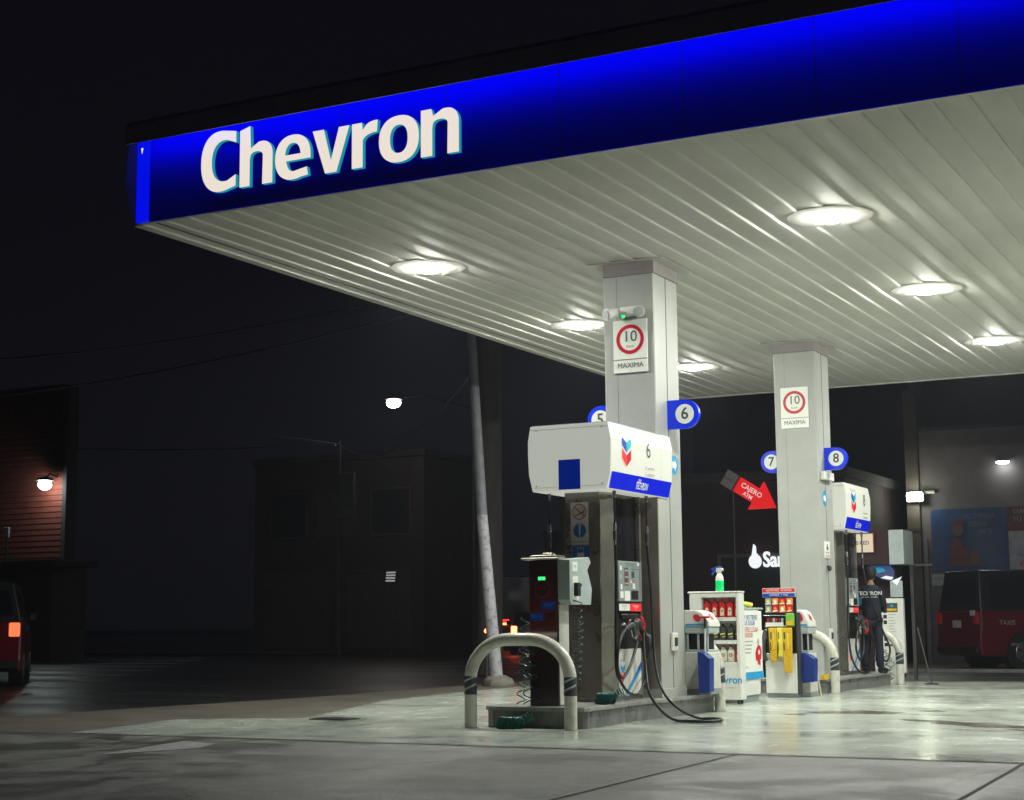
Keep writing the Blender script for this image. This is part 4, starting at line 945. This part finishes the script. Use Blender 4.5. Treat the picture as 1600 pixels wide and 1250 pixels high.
m.build('floor_squeegee', label='dark long handled squeegee standing on the floor near the red van', cat='squeegee')

# ---------------------------------------------------------------- vehicles
def wheel(parent, x, y, r, w, name='wheel'):
    t = thing(name, None, None, (x, y, r)); t.parent = parent; s = 1 if y > 0 else -1
    m = MB(); m.tube([(0, -w / 2, 0), (0, w / 2, 0)], r, 'tyre', 28); m.build('tyre', t)
    m = MB(); m.cyl((0, s * w / 2, 0), (0, s * (w / 2 + .012), 0), r * .62, 'rim', r * .58, 24)
    for k in range(5):
        a = 2 * PI * k / 5; m.box((-.03, -.006, r * .10), (.03, .006, r * .58), 'metal_dark', 0, Matrix.Translation((0, s * (w / 2 + .016), 0)) @ Matrix.Rotation(a, 4, 'Y'))
    m.build('rim', t)
def vehicle(name, lab, cat, loc, heading, L, Wd, H, body, belt, nose, roof, paint, r, wx, tail, grp=None, text=None):
    """heading: angle of the +x (forward) axis; roof: list of (x,z) greenhouse profile"""
    t = thing(name, lab, cat, loc, heading, grp); w = Wd / 2
    m = MB(); pr = [(-L / 2 + .05, r * .75), (-L / 2, r * 1.2), (-L / 2 + .02, belt)] + roof_to_belt(roof, belt) + nose + [(L / 2 - .04, r * .75)]
    pr = [(-L / 2 + .05, r * .75), (-L / 2, r * 1.3), (-L / 2 + .03, belt)] + nose + [(L / 2, r * 1.4), (L / 2 - .05, r * .75)]
    m.prism(pr, 'y', -w, w, paint, bev=.05); bodyo = m.build('body', t)
    # greenhouse: tapered
    n = len(roof); tz = max(p[1] for p in roof); vs = []
    for s in (-1, 1):
        for (x, z) in roof: vs.append((x, s * (w - .02 - (.16 * (z - belt) / (tz - belt))), z))
    bm = bmesh.new(); bv = [bm.verts.new(v) for v in vs]
    for i in range(n): bm.faces.new([bv[i], bv[(i + 1) % n], bv[n + (i + 1) % n], bv[n + i]])
    bm.faces.new(bv[:n][::-1]); bm.faces.new(bv[n:]); bmesh.ops.recalc_face_normals(bm, faces=bm.faces[:])
    bmesh.ops.bevel(bm, geom=bm.edges[:], offset=.035, segments=2, affect='EDGES', profile=.5)
    m = MB(); m.addbm(bm, 'car_dark' if name != 'distant_car' else paint); m.build('cabin', t)
    def yat(z): return w - .02 - .16 * (z - belt) / (tz - belt)
    z0, z1 = belt + .06, tz - .14
    xs = [p[0] for p in roof]; xa, xb = min(xs) + .25, max(xs) - .45; nn = 3 if L > 4.2 else 2
    for s in (-1, 1):
        for k in range(nn):
            a = xa + (xb - xa) * k / nn + .06; b = xa + (xb - xa) * (k + 1) / nn - .04
            sk = .10 if k == nn - 1 else 0
            m = MB(); vv = [(a, s * (yat(z0) + .006), z0), (b, s * (yat(z0) + .006), z0), (b - sk * 2, s * (yat(z1) + .006), z1), (a, s * (yat(z1) + .006), z1)]
            m.add(vv, [(0, 1, 2, 3) if s < 0 else (3, 2, 1, 0)], 'car_glass'); m.build('side_window', t)
        m = MB(); m.box((xb - .2, s * w - .0 if s > 0 else -w - .16, belt), (xb - .08, w + .16 if s > 0 else -w, belt + .16), 'black', .03); m.build('mirror', t)
        m = MB(); m.box((0, s * (w + .004) - .012, belt - .16), (.16, s * (w + .004) + .012, belt - .13), 'fitting', .005); m.build('door_handle', t)
    # rear window (between roof[0] lower rear and roof[1] upper rear)
    (xr0, zr0), (xr1, zr1) = roof[0], roof[1]
    f0, f1 = .18, .80
    def rp(f, y): x = xr0 + (xr1 - xr0) * f; zz = zr0 + (zr1 - zr0) * f; return (x - .012, y * (yat(zz) - .12), zz)
    m = MB(); m.add([rp(f0, -1), rp(f0, 1), rp(f1, 1), rp(f1, -1)], [(0, 1, 2, 3)[::-1]], 'car_glass'); m.build('rear_window', t)
    for s in (-1, 1):
        m = MB(); m.box((-L / 2 - .015, s * (w - .12) - .085, belt - .30), (-L / 2 + .10, s * (w - .12) + .115 * 1, belt - .04), tail[0 if s > 0 else 1], .02); m.build('tail_light', t)
        m = MB(); m.box((L / 2 - .08, s * (w - .2) - .14, r * 1.9), (L / 2 + .01, s * (w - .2) + .14, r * 2.3), 'clear_plastic', .02); m.build('headlight', t)
    m = MB(); m.box((-L / 2 - .06, -w + .05, r * .9), (-L / 2 + .06, w - .05, r * 1.35), 'black', .03); m.build('rear_bumper', t)
    m = MB(); m.box((-L / 2 - .02, -.17, belt - .38), (-L / 2 - .008, .17, belt - .22), 'plate', .004); m.text('MX 47', 0, belt - .30, .12, (-L / 2 - .02, 0, 0), -Y1, Z1, 'ink', .004) if False else None; m.build('number_plate', t)
    for x in wx:
        for s in (-1, 1):
            m = MB(); m.tube([(x, s * (w - .24), r), (x, s * (w + .003), r)], r * 1.22, 'black', 28); m.build('wheel_arch', t)
            wheel(t, x, s * (w - .10), r, .22)
    if text: text(t, w, belt, L)
    return t
def roof_to_belt(r, b): return []
# red SUV leaving at the far left
hd = math.radians(132)
fwd = V((math.cos(hd), math.sin(hd))); left = V((-fwd.y, fwd.x)); corner = V((-22.10, 22.36)); Ls, Ws = 4.3, 1.85
c = corner + fwd * Ls / 2 + left * Ws / 2
vehicle('parked_car', 'red car with glowing tail light at the left edge of the street', 'car', (c.x, c.y, -.01), hd, Ls, Ws, 1.9, None, 1.22,
        [(1.0, 1.18), (2.05, .95)], [(-2.10, 1.18), (-1.95, 1.93), (.3, 1.93), (1.05, 1.18)], 'car_red', .36, (-1.35, 1.35), ('tail_red', 'tail_glow'))
# red van at right
hd = math.radians(44)
fwd = V((math.cos(hd), math.sin(hd))); left = V((-fwd.y, fwd.x)); corner = V((-7.36, 35.9)); Ls, Ws = 4.9, 1.75
c = corner + fwd * Ls / 2 + left * Ws / 2
def vtext(t, w, belt, L):
    m = MB(); o = (0, -w, 0); m.text('TAXIS', -1.75, belt - .28, .15, o, X1, Z1, 'sticker_grey', .012); m.text('SERVICIO LIBRE', -1.45, belt - .75, .07, o, X1, Z1, 'sticker_grey', .012)
    m.rect(-2.45 + .06, belt - .45, .02, .5, o, X1, Z1, 'rim', .010); m.build('side_lettering', t)
    m = MB(); m.box((-L / 2 - .02, -.75, belt - .12), (-L / 2 - .005, -.55, belt - .0), 'plate', .003); m.build('rear_badge', t)
vehicle('parked_van', 'dark red van parked by the grey wall under the banners', 'van', (c.x, c.y, 0), hd, Ls, Ws, 2.2, None, 1.28,
        [(1.9, 1.25), (2.35, 1.0)], [(-2.40, 1.24), (-2.30, 2.16), (1.35, 2.16), (2.05, 1.24)], 'van_red', .36, (-1.35, 1.45), ('tail_off', 'tail_off'), text=vtext)
# dark cars with braking lights behind the pole
def braking(loc, hdg, lab):
    vehicle('distant_car', lab, 'car', loc, hdg, 4.2, 1.75, 1.5, None, 1.02, [(1.1, .98), (2.0, .8)], [(-1.95, .98), (-1.5, 1.48), (.3, 1.48), (1.1, .98)], 'car_dark', .32, (-1.3, 1.3), ('tail_hot', 'tail_hot'), 'dark cars braking on the far street')
braking((-26.16 + .62 - .469 * 2.1, 50 + .33 + .883 * 2.1, 0), math.radians(118), 'dark car with bright red tail lights seen behind the leaning pole')
vehicle('braking_van', 'dark van with glowing red brake lights waiting out of view left of the camera', 'van', (-15.9, -3.3, 0), math.radians(-90), 4.6, 1.8, 2.2, None, 1.45,
        [(1.7, 1.25), (2.25, 1.0)], [(-2.25, 1.40), (-2.15, 2.16), (1.2, 2.16), (1.9, 1.40)], 'car_dark', .36, (-1.35, 1.35), ('brake_lamp', 'brake_lamp'))
m = MB()
t = thing('road_barrier_light', 'thin dark post with a small red light beside the leaning pole', 'warning light', (-14.76, 27.0, 0))
m.cyl((0, 0, 0), (0, 0, .90), .035, 'metal_dark', .03, 10); m.build('post', t); m = MB(); m.ball((0, 0, .94), .045, 'tail_hot'); m.build('light', t)
t = thing('parked_truck', 'dark box truck with red marker lights behind the street pole', 'truck', (-30.97 - .469 * 2.5 + .883 * .8, 58 + .883 * 2.5 + .469 * .8, 0), math.radians(118))
m = MB(); m.box((-2.5, -1.1, .8), (1.2, 1.1, 3.0), 'car_dark', .04); m.box((-2.5, -1.0, .5), (3.2, 1.0, .8), 'black', .02); m.build('body', t)
m = MB(); m.prism([(1.3, .6), (3.2, .6), (3.2, 1.5), (2.8, 2.3), (1.3, 2.3)], 'y', -1.05, 1.05, 'car_dark', bev=.05); m.build('cab', t)
for s in (-1, 1):
    m = MB(); m.box((-2.56, s * .8 - .28, 1.02), (-2.5, s * .8 + .28, 1.10), 'tail_hot', .01); m.box((-2.56, s * .8 - .28, 1.16), (-2.5, s * .8 + .28, 1.24), 'tail_red', .01); m.build('tail_light', t)
for x in (-1.5, 2.2):
    for s in (-1, 1): wheel(t, x, s * .95, .45, .28)

# ---------------------------------------------------------------- poles, lamps, wires
t = thing('utility_pole', 'leaning street pole with whitewashed lower half and stone footing', 'pole', (-13.52, 25.1, 0))
m = MB(); m.tube([(0, 0, 0.05), (-.28, 0, 3.0)], [.118, .10], 'pole_white', 18); m.build('painted_base', t)
m = MB(); m.tube([(-.28, 0, 3.0), (-.5, 0, 6.6), (-.62, 0, 9.0)], [.10, .085, .075], 'pole', 16); m.build('shaft', t)
bm = bmesh.new(); bmesh.ops.create_icosphere(bm, subdivisions=3, radius=1)
for v in bm.verts:
    r_ = 1 + .14 * math.sin(v.co.x * 7 + 1) * math.cos(v.co.y * 6) + random.uniform(-.05, .05)
    v.co = V((v.co.x * .27 * r_ * (1.2 if v.co.x > 0 else 1), v.co.y * .25 * r_, max(v.co.z, -.1) * .19 * r_))
m = MB(); m.addbm(bm, 'footing', True); m.build('footing', t)
m = MB(); m.tube([(0, 0, 0), (.03, 0, 4.0), (.05, 0, 9.5)], [.29, .27, .25], 'trunk', 20); m.build('concrete_pillar', label='broad dark brown street pillar behind the whitewashed pole', cat='pillar', loc=None).location = (-16.33, 30, 0)
m = MB(); m.tube([(0, 0, 0), (0, 0, 7.3)], [.075, .05], 'metal_dark', 12)
t = thing('thin_lamp_post', 'thin dark post with a long side arm and small sign box', 'post', (-30.25, 45, 0)); m.build('post', t)
m = MB(); m.tube([(-.15, 0, 7.15), (-2.7, 0, 7.6)], .05, 'kerb', 8); m.build('arm', t)
m = MB(); m.box((.05, -.1, 4.6), (.62, .1, 6.15), 'shutter', .02); m.build('sign_box', t)
t = thing('street_lamp', 'bright street lamp hanging high over the dark street', 'street lamp', (-28.69, 46, 0))
m = MB(); m.tube([(.9, 4, 0), (.9, 4, 8.9)], [.10, .07], 'metal_dark', 12); m.tube([(.9, 4, 8.8), (.3, 1.5, 9.0), (0, 0.1, 8.78)], .04, 'metal_dark', 8); m.build('pole', t)
m = MB(); m.ball((0, 0, 8.72), .30, 'metal_dark', (1, 1.2, .28)); m.build('housing', t)
m = MB(); m.ball((0, -.04, 8.57), .22, 'street', (1.15, 1.0, .75)); m.build('lens', t)
for i, (p0, p1, sg) in enumerate((((-60, 46, 13.2), (-16.05, 30, 8.6), 1.1), ((-62, 47, 11.4), (-13.9, 25.1, 7.0), 1.0), ((-58, 50, 9.9), (-30.3, 45, 7.2), .5), ((-30.3, 45, 7.2), (-14.0, 25.1, 5.6), .9))):
    m = MB(); p0, p1 = V(p0), V(p1); m.tube([p0.lerp(p1, k / 16) - V((0, 0, sg * 4 * (k / 16) * (1 - k / 16))) for k in range(17)], .022, 'pole', 6, False)
    m.build('overhead_wire', label=['highest overhead wire running to the brown pillar', 'overhead wire ending high on the leaning pole', 'short overhead wire reaching the thin post', 'overhead wire between the thin post and the leaning pole'][i], cat='wire', group='overhead wires across the dark sky')

# ---------------------------------------------------------------- left buildings
t = thing('siding_building', 'red clad upper building lit by a wall lamp at far left', 'building', (-43, 40, 0))
m = MB(); m.box((-9, 0, 0), (4.75, 1.6, 3.1), 'brick_dark'); m.build('lower_storey', t)
m = MB(); m.box((-9, .4, 3.1), (4.75, .9, 9.2), 'siding'); m.box((-9, .9, 3.1), (4.4, 1.0, 9.2), 'wall_dark')
zz = 3.2
while zz < 9.1:
    m.prism([(.4, zz), (.38, zz + .02), (.4, zz + .17)], 'x', -8.99, 4.74, 'siding'); zz += .19
m.build('siding_wall', t)
m = MB(); m.box((4.76, .3, 3.1), (4.95, .8, 9.2), 'wall_dark', .01); m.build('corner_pier', t)
m = MB(); m.box((-9, -1.4, 3.02), (4.9, .38, 3.12), 'shutter', .01); m.box((4.4, -2.0, 3.0), (6.6, .2, 3.22), 'wall_maroon', .03); m.build('awning', t)
m = MB(); m.cyl((3.85, -1.2, 2.9), (3.85, -1.2, 4.0), .03, 'metal_dark', None, 8); m.box((3.74, -1.25, 4.0), (3.94, -1.15, 4.35), 'plate', .02); m.build('vent_pipe', t)
t = thing('wall_lamp', 'blinding wall lamp on the red clad building', 'wall lamp', (-38.53, 39.80, 5.80))
m = MB(); m.tube([(0, .58, .3), (0, .2, .38), (0, .05, .24)], .03, 'metal_dark', 8); m.build('bracket', t)
m = MB(); m.ball((0, 0, 0), .22, 'cool_lamp', (1.05, .9, .85)); m.build('bulb', t); m = MB(); m.lathe([(.30, .12), (.22, .21), (.05, .27)], (0, 0, 0), 'metal_dark', 18); m.build('shade', t)
t = thing('fence', 'dark fence with glazed panels in front of the red clad building', 'fence', (-41.0, 37.2, 0))
m = MB(); m.box((-4, 0, 0), (3.3, .12, 1.3), 'brick_dark'); m.build('low_wall', t)
for i in range(6):
    m = MB(); m.box((-3.8 + i * 1.2, .04, 1.3), (-2.72 + i * 1.2, .07, 2.55), 'window_dark', .01); m.build('panel', t)
    m = MB(); m.box((-3.9 + i * 1.2, .0, 1.3), (-3.82 + i * 1.2, .1, 2.7), 'metal_dark'); m.build('post', t)
# plant on the fence
t = thing('shrub', 'small green shrub above the dark fence at far left', 'plant', (-39.2, 37.4, 0))
m = MB(); m.tube([(0, 0, 0), (.05, 0, 1.4), (0, .05, 2.4)], [.06, .04, .02], 'trunk', 8); m.build('stem', t)
m = MB(); random.seed(5)
for i in range(260):
    c = V((random.gauss(0, .42), random.gauss(0, .3), 2.45 + random.gauss(0, .18))); a = V((random.uniform(-1, 1), random.uniform(-1, 1), random.uniform(-.4, .8))).normalized(); b_ = a.orthogonal().normalized()
    l = random.uniform(.08, .16); m.add([c - a * l, c + b_ * l * .3, c + a * l, c - b_ * l * .3], [(0, 1, 2, 3)], 'leaf')
m.build('foliage', t)
def facade(name, lab, x0, x1, y, h, wins, mt, depth=6):
    t = thing(name, lab, 'building', ((x0 + x1) / 2, y, 0)); w = (x1 - x0) / 2
    m = MB(); m.box((-w, 0, 0), (w, depth, h), mt); m.build('wall', t)
    m = MB(); m.box((-w - .1, -.12, h), (w + .1, depth, h + .25), 'wall_dark', .02); m.build('parapet', t)
    for (a, b, c_, d__, mm) in wins:
        f_ = MB(); f_.box((a - .08, -.05, b - .08), (c_ + .08, .0, b), 'shutter'); f_.box((a - .08, -.05, d__), (c_ + .08, .0, d__ + .08), 'shutter'); f_.box((a - .08, -.05, b), (a, .0, d__), 'shutter'); f_.box((c_, -.05, b), (c_ + .08, .0, d__), 'shutter')
        wf = f_.build('window', t); p = MB(); p.box((a, -.02, b), (c_, .0 - .004, d__), mm); p.build('pane', wf)
    return t
facade('street_building', 'dim two storey building with brown shutters across the street', -37.5, -29.9, 50, 7.2, [(-3.0, 4.4, -1.4, 6.0, 'window_dark'), (-.8, 4.4, .9, 6.0, 'shutter'), (1.6, 4.4, 3.2, 6.0, 'window_dark'), (-3.2, .3, -.4, 3.0, 'shutter'), (.6, .3, 3.2, 3.0, 'shutter')], 'brick_dark')
facade('far_building', 'low dark building at the end of the street with one lit window', -33.0, -24.0, 66, 5.0, [(-3.5, 1.2, -1.5, 3.0, 'window_dark'), (1.5, .2, 3.2, 2.8, 'shutter')], 'wall_dark')
MB().build
t = thing('lit_signboard', 'small pale lit signboard far down the dark street', 'signboard', (-28.1, 44.8, 0))
m = MB(); m.cyl((0, .1, 0), (0, .1, 2.4), .04, 'metal_dark', None, 8); m.build('post', t); m = MB(); m.box((-.22, 0, 2.42), (.28, .06, 2.84), 'metal_dark', .01)
for q in range(4): m.rect(-.16 + q * .01, 2.47 + q * .09, .36, .05, (0, 0, 0), FU, FW, 'plate_lit', .004)
m.build('panel', t)

# ---------------------------------------------------------------- right / rear buildings
facade('store_building', 'dark maroon shop building behind the pumps', -17.8, -10.4, 36.5, 4.4, [(.6, .1, 2.2, 2.6, 'window_dark'), (-3.2, .5, -1.0, 2.4, 'window_dark')], 'wall_maroon')
t = thing('wall_block', 'tall grey rendered wall building behind the red van', 'building', (-9.6, 40.5, 0))
m = MB(); m.box((0, 0, 0), (26, 8, 5.8), 'wall_grey'); m.build('wall', t)
m = MB(); m.box((-.02, -.04, 5.8), (26, 8, 5.92), 'wall_dark', .01); m.build('coping', t)
m = MB(); m.box((-.34, -.12, 0), (-.01, .4, 6.9), 'shutter', .01); m.box((-.36, -.14, 3.3), (.0, .0, 3.36), 'wall_dark'); m.build('corner_pillar', t)
m = MB(); m.box((.05, -.10, 0), (.14, -.01, 3.1), 'pole'); m.box((-.2, -.14, 2.42), (.25, -.125, 2.47), 'rim'); m.build('drain_pipe', t)
m = MB(); m.box((-8, 3, 0), (30, 9, 8.4), 'wall_dark'); m.build('rear_block', label='tall unlit building rising behind the grey wall', cat='building').location = (-11.0, 46, 0)
m = MB(); m.box((-.16, -.1, 0), (.16, .1, 9), 'shutter', .02); m.build('tall_post', label='square brown post rising behind the canopy edge', cat='post').location = (-9.95, 41.9, 0)
t = thing('flood_light', 'bright floodlight with greenish glow on the corner pillar', 'floodlight', (-9.66, 40.2, 4.14))
m = MB(); m.box((-.21, -.02, -.13), (.21, .08, .13), 'metal_dark', .02); m.build('housing', t); m = MB(); m.box((-.19, -.14, -.11), (.19, -.021, .11), 'flood', .02); m.build('lens', t)
t = thing('wall_downlight', 'small oval downlight high on the grey wall', 'wall light', (-7.5, 40.3, 4.92))
m = MB(); m.ball((0, 0, .03), .19, 'metal_dark', (1, .7, .22)); m.box((-.03, 0, 0), (.03, .22, .05), 'metal_dark'); m.build('housing', t); m = MB(); m.ball((0, -.02, -.01), .165, 'wall_led', (1, .7, .25)); m.build('lens', t)
t = thing('security_camera', 'small white security camera beside the floodlight', 'camera', (-9.3, 40.4, 4.27))
m = MB(); m.cyl((.05, .05, 0), (-.22, -.12, -.02), .05, 'white_gloss', .045, 14); m.build('body', t); m = MB(); m.tube([(.05, .1, 0), (.1, .02, 0), (0, 0, 0)], .015, 'metal_dark', 6); m.build('bracket', t)
# banners
t = thing('blue_banner', 'large dark blue banner with red figure above the van', 'banner', (-9.36, 40.42, 2.28))
def wavy(x0, x1, z0, z1, mt, ph=0.):
    m = MB(); nx_, nz_ = 24, 8; vs = []; fs = []
    for i in range(nx_ + 1):
        for k in range(nz_ + 1): x = x0 + (x1 - x0) * i / nx_; z = z0 + (z1 - z0) * k / nz_; vs.append((x, .02 + .025 * math.sin(x * 5 + ph) * math.sin(z * 2.5), z))
    for i in range(nx_):
        for k in range(nz_): a = i * (nz_ + 1) + k; fs.append([a, a + nz_ + 1, a + nz_ + 2, a + 1])
    m.add(vs, fs, mt, True); return m
m = wavy(0, 1.86, 0, 1.54, 'banner_blue'); m.box((0, .055, 0), (1.86, .06, 1.54), 'banner_blue'); m.build('cloth', t)
m = MB(); o = (0, -.012, 0)
m.poly([(.40, .12), (1.15, .12), (1.12, .42), (1.0, .50), (.88, .46), (.80, .60), (.70, .78), (.58, .80), (.48, .62), (.42, .40)], o, FU, FW, 'banner_red', .004)
m.poly([(.94, .12), (1.22, .12), (1.18, .42), (1.06, .50), (.95, .46)], o, FU, FW, 'banner_skin', .006)
m.disc(.66, 1.02, .13, o, FU, FW, 'banner_skin', .006, 24, .17); m.poly([(.50, 1.10), (.62, 1.28), (.76, 1.26), (.84, 1.08), (.70, 1.12)], o, FU, FW, 'banner_red', .008)
m.build('printed_figure', t)
m = MB(); m.text('TU TIENDA', 1.2, 1.33, .15, o, FU, FW, 'banner_text', .006, bold=.004); m.text('CERCA', 1.15, 1.14, .14, o, FU, FW, 'banner_text', .006, bold=.004); m.text('DE TI', 1.33, .95, .13, o, FU, FW, 'banner_text', .006, bold=.004); m.build('lettering', t)
t = thing('red_white_banner', 'red and white banner at the right edge beside the blue one', 'banner', (-7.49, 40.42, 2.28))
m = wavy(0, 1.5, .95, 1.54, 'banner_red', 1); m.box((0, .055, .95), (1.5, .06, 1.54), 'banner_red'); o = (0, -.012, 0); m.text('CUIDA', .36, 1.42, .14, o, FU, FW, 'banner_white', .006); m.text('TU AUTO', .50, 1.22, .17, o, FU, FW, 'banner_white', .006); m.build('red_part', t)
m = wavy(0, 1.5, 0, .94, 'banner_white', 2); m.box((0, .055, 0), (1.5, .06, .94), 'banner_white'); m.text('servicio', .45, .36, .16, o, FU, FW, 'sticker_blue', .006); m.text('iGRATIS!', .62, .13, .20, o, FU, FW, 'crimson', .006, bold=.004); m.build('white_part', t)
m = MB(); m.box((0, 0, 0), (.42, .03, .28), 'banner_white', .004); m.text('AVISO', .2, .17, .1, (0, 0, 0), FU, FW, 'sticker_blue', .004); m.build('wall_notice', label='small pale notice on the wall behind the van roof', cat='notice').location = (-9.4, 40.42, 1.92)
# red ATM arrow
t = thing('arrow_sign', 'red arrow shaped cash machine sign pointing down right', 'sign', (-11.95, 33.9, 4.02))
m = MB(); d1 = norm((.78, 0, -.50)); d2 = norm((.50, 0, .78)); o = V((0, 0, 0))
def AR(a, b): return (d1.x * a + d2.x * b, d1.z * a + d2.z * b)
m.prism([AR(-.30, -.20), AR(.28, -.20), AR(.28, -.40), AR(.88, 0.0), AR(.28, .40), AR(.28, .20), AR(-.30, .20)], 'y', 0, .12, 'sign_red')
m.build('lit_arrow', t)
m = MB(); m.prism([AR(-.36, -.20), AR(-.30, -.20), AR(-.30, .20), AR(-.36, .20)], 'y', -.002, .12, 'sign_red_dim'); m.prism([AR(-.70, -.21), AR(-.36, -.21), AR(-.36, .21), AR(-.70, .21)], 'y', -.002, .12, 'sign_grey')
m.text('BANCO', -.53, 0, .10, (0, -.002, 0), d1, d2, 'ink', .004); m.build('grey_tail', t)
m = MB(); m.text('CAJERO', .12, .06, .175, (0, 0, 0), d1, d2, 'sign_text', .004, bold=.003); m.text('ATM', .10, -.11, .135, (0, 0, 0), d1, d2, 'sign_text', .004, bold=.003); m.build('lettering', t)
m = MB(); m.cyl((-.42, .17, -4.5), (-.42, .17, .5), .04, 'black', None, 10); m.build('post', t); t.scale = (.88, .88, .88); t.location = (-11.90, 33.9, 3.98)
# bank sign
t = thing('bank_sign', 'glowing white flame emblem and letters on the dark shop', 'sign', (-12.62, 36.4, 2.35))
m = MB(); o = (0, 0, 0)
FX = .0
m.prism(arc(FX, .14, .155, .165, 120, 420, 28) + [(FX + .03, .34), (FX + .02, .50), (FX - .03, .55), (FX - .06, .38)], 'y', 0, .05, 'sign_white'); m.build('flame_emblem', t)
m = MB(); m.text('Santander', .21, .16, .50, o, FU, FW, 'sign_white', .02, 'LEFT', .012, .05, xs=.8); m.build('lettering', t)

# ---------------------------------------------------------------- world, camera, render settings
hm_ = bpy.data.materials.new('added_haze'); hm_.use_nodes = True
for n_ in list(hm_.node_tree.nodes):
    if n_.type == 'BSDF_PRINCIPLED': hm_.node_tree.nodes.remove(n_)
pv = hm_.node_tree.nodes.new('ShaderNodeVolumePrincipled'); pv.inputs['Color'].default_value = (.82, .86, 1.0, 1); pv.inputs['Density'].default_value = .0008; pv.inputs['Anisotropy'].default_value = .2
hm_.node_tree.links.new(pv.outputs[0], [n_ for n_ in hm_.node_tree.nodes if n_.type == 'OUTPUT_MATERIAL'][0].inputs['Volume'])
MATS['added_haze'] = hm_
m = MB(); m.box((-460, -70, -1.2), (320, 520, 16), 'added_haze'); m.build('added_haze', kind='stuff')  # thin volume added to give the lamps a glow and lift the blacks
w = bpy.data.worlds.new('World'); sc.world = w; w.use_nodes = True
bg = w.node_tree.nodes['Background']; bg.inputs[0].default_value = (.0033, .0033, .0056, 1); bg.inputs[1].default_value = 1.0
E_L = 780
MATS['lamp_lens'].node_tree.nodes['Principled BSDF'].inputs['Emission Strength'].default_value = E_L

cd = bpy.data.cameras.new('Camera'); cam = bpy.data.objects.new('Camera', cd); COL.objects.link(cam); sc.camera = cam
pi_, ya, ro = 0.139029304, 0.483261276, -0.00838615943
fw = V((-math.sin(ya) * math.cos(pi_), math.cos(ya) * math.cos(pi_), math.sin(pi_)))
r0 = V((math.cos(ya), math.sin(ya), 0)); u0 = r0.cross(fw)
Rv = r0 * math.cos(ro) + u0 * math.sin(ro); Uv = -r0 * math.sin(ro) + u0 * math.cos(ro)
M = Matrix.Identity(4)
for i in range(3): M[i][0] = Rv[i]; M[i][1] = Uv[i]; M[i][2] = -fw[i]
M[0][3], M[1][3], M[2][3] = 0, 0, 1.08
cam.matrix_world = M
cd.sensor_width = 36; cd.lens = 2493.119 / 1600 * 36; cd.clip_end = 2000; cd.clip_start = .05
sc.view_settings.view_transform = 'Standard'; sc.view_settings.look = 'None'; sc.view_settings.exposure = 0; sc.view_settings.gamma = 1
sc.render.engine = 'CYCLES'; sc.cycles.use_denoising = True
sc.cycles.max_bounces = 6; sc.cycles.diffuse_bounces = 4; sc.cycles.glossy_bounces = 3; sc.cycles.sample_clamp_indirect = 6; sc.cycles.caustics_reflective = False; sc.cycles.caustics_refractive = False
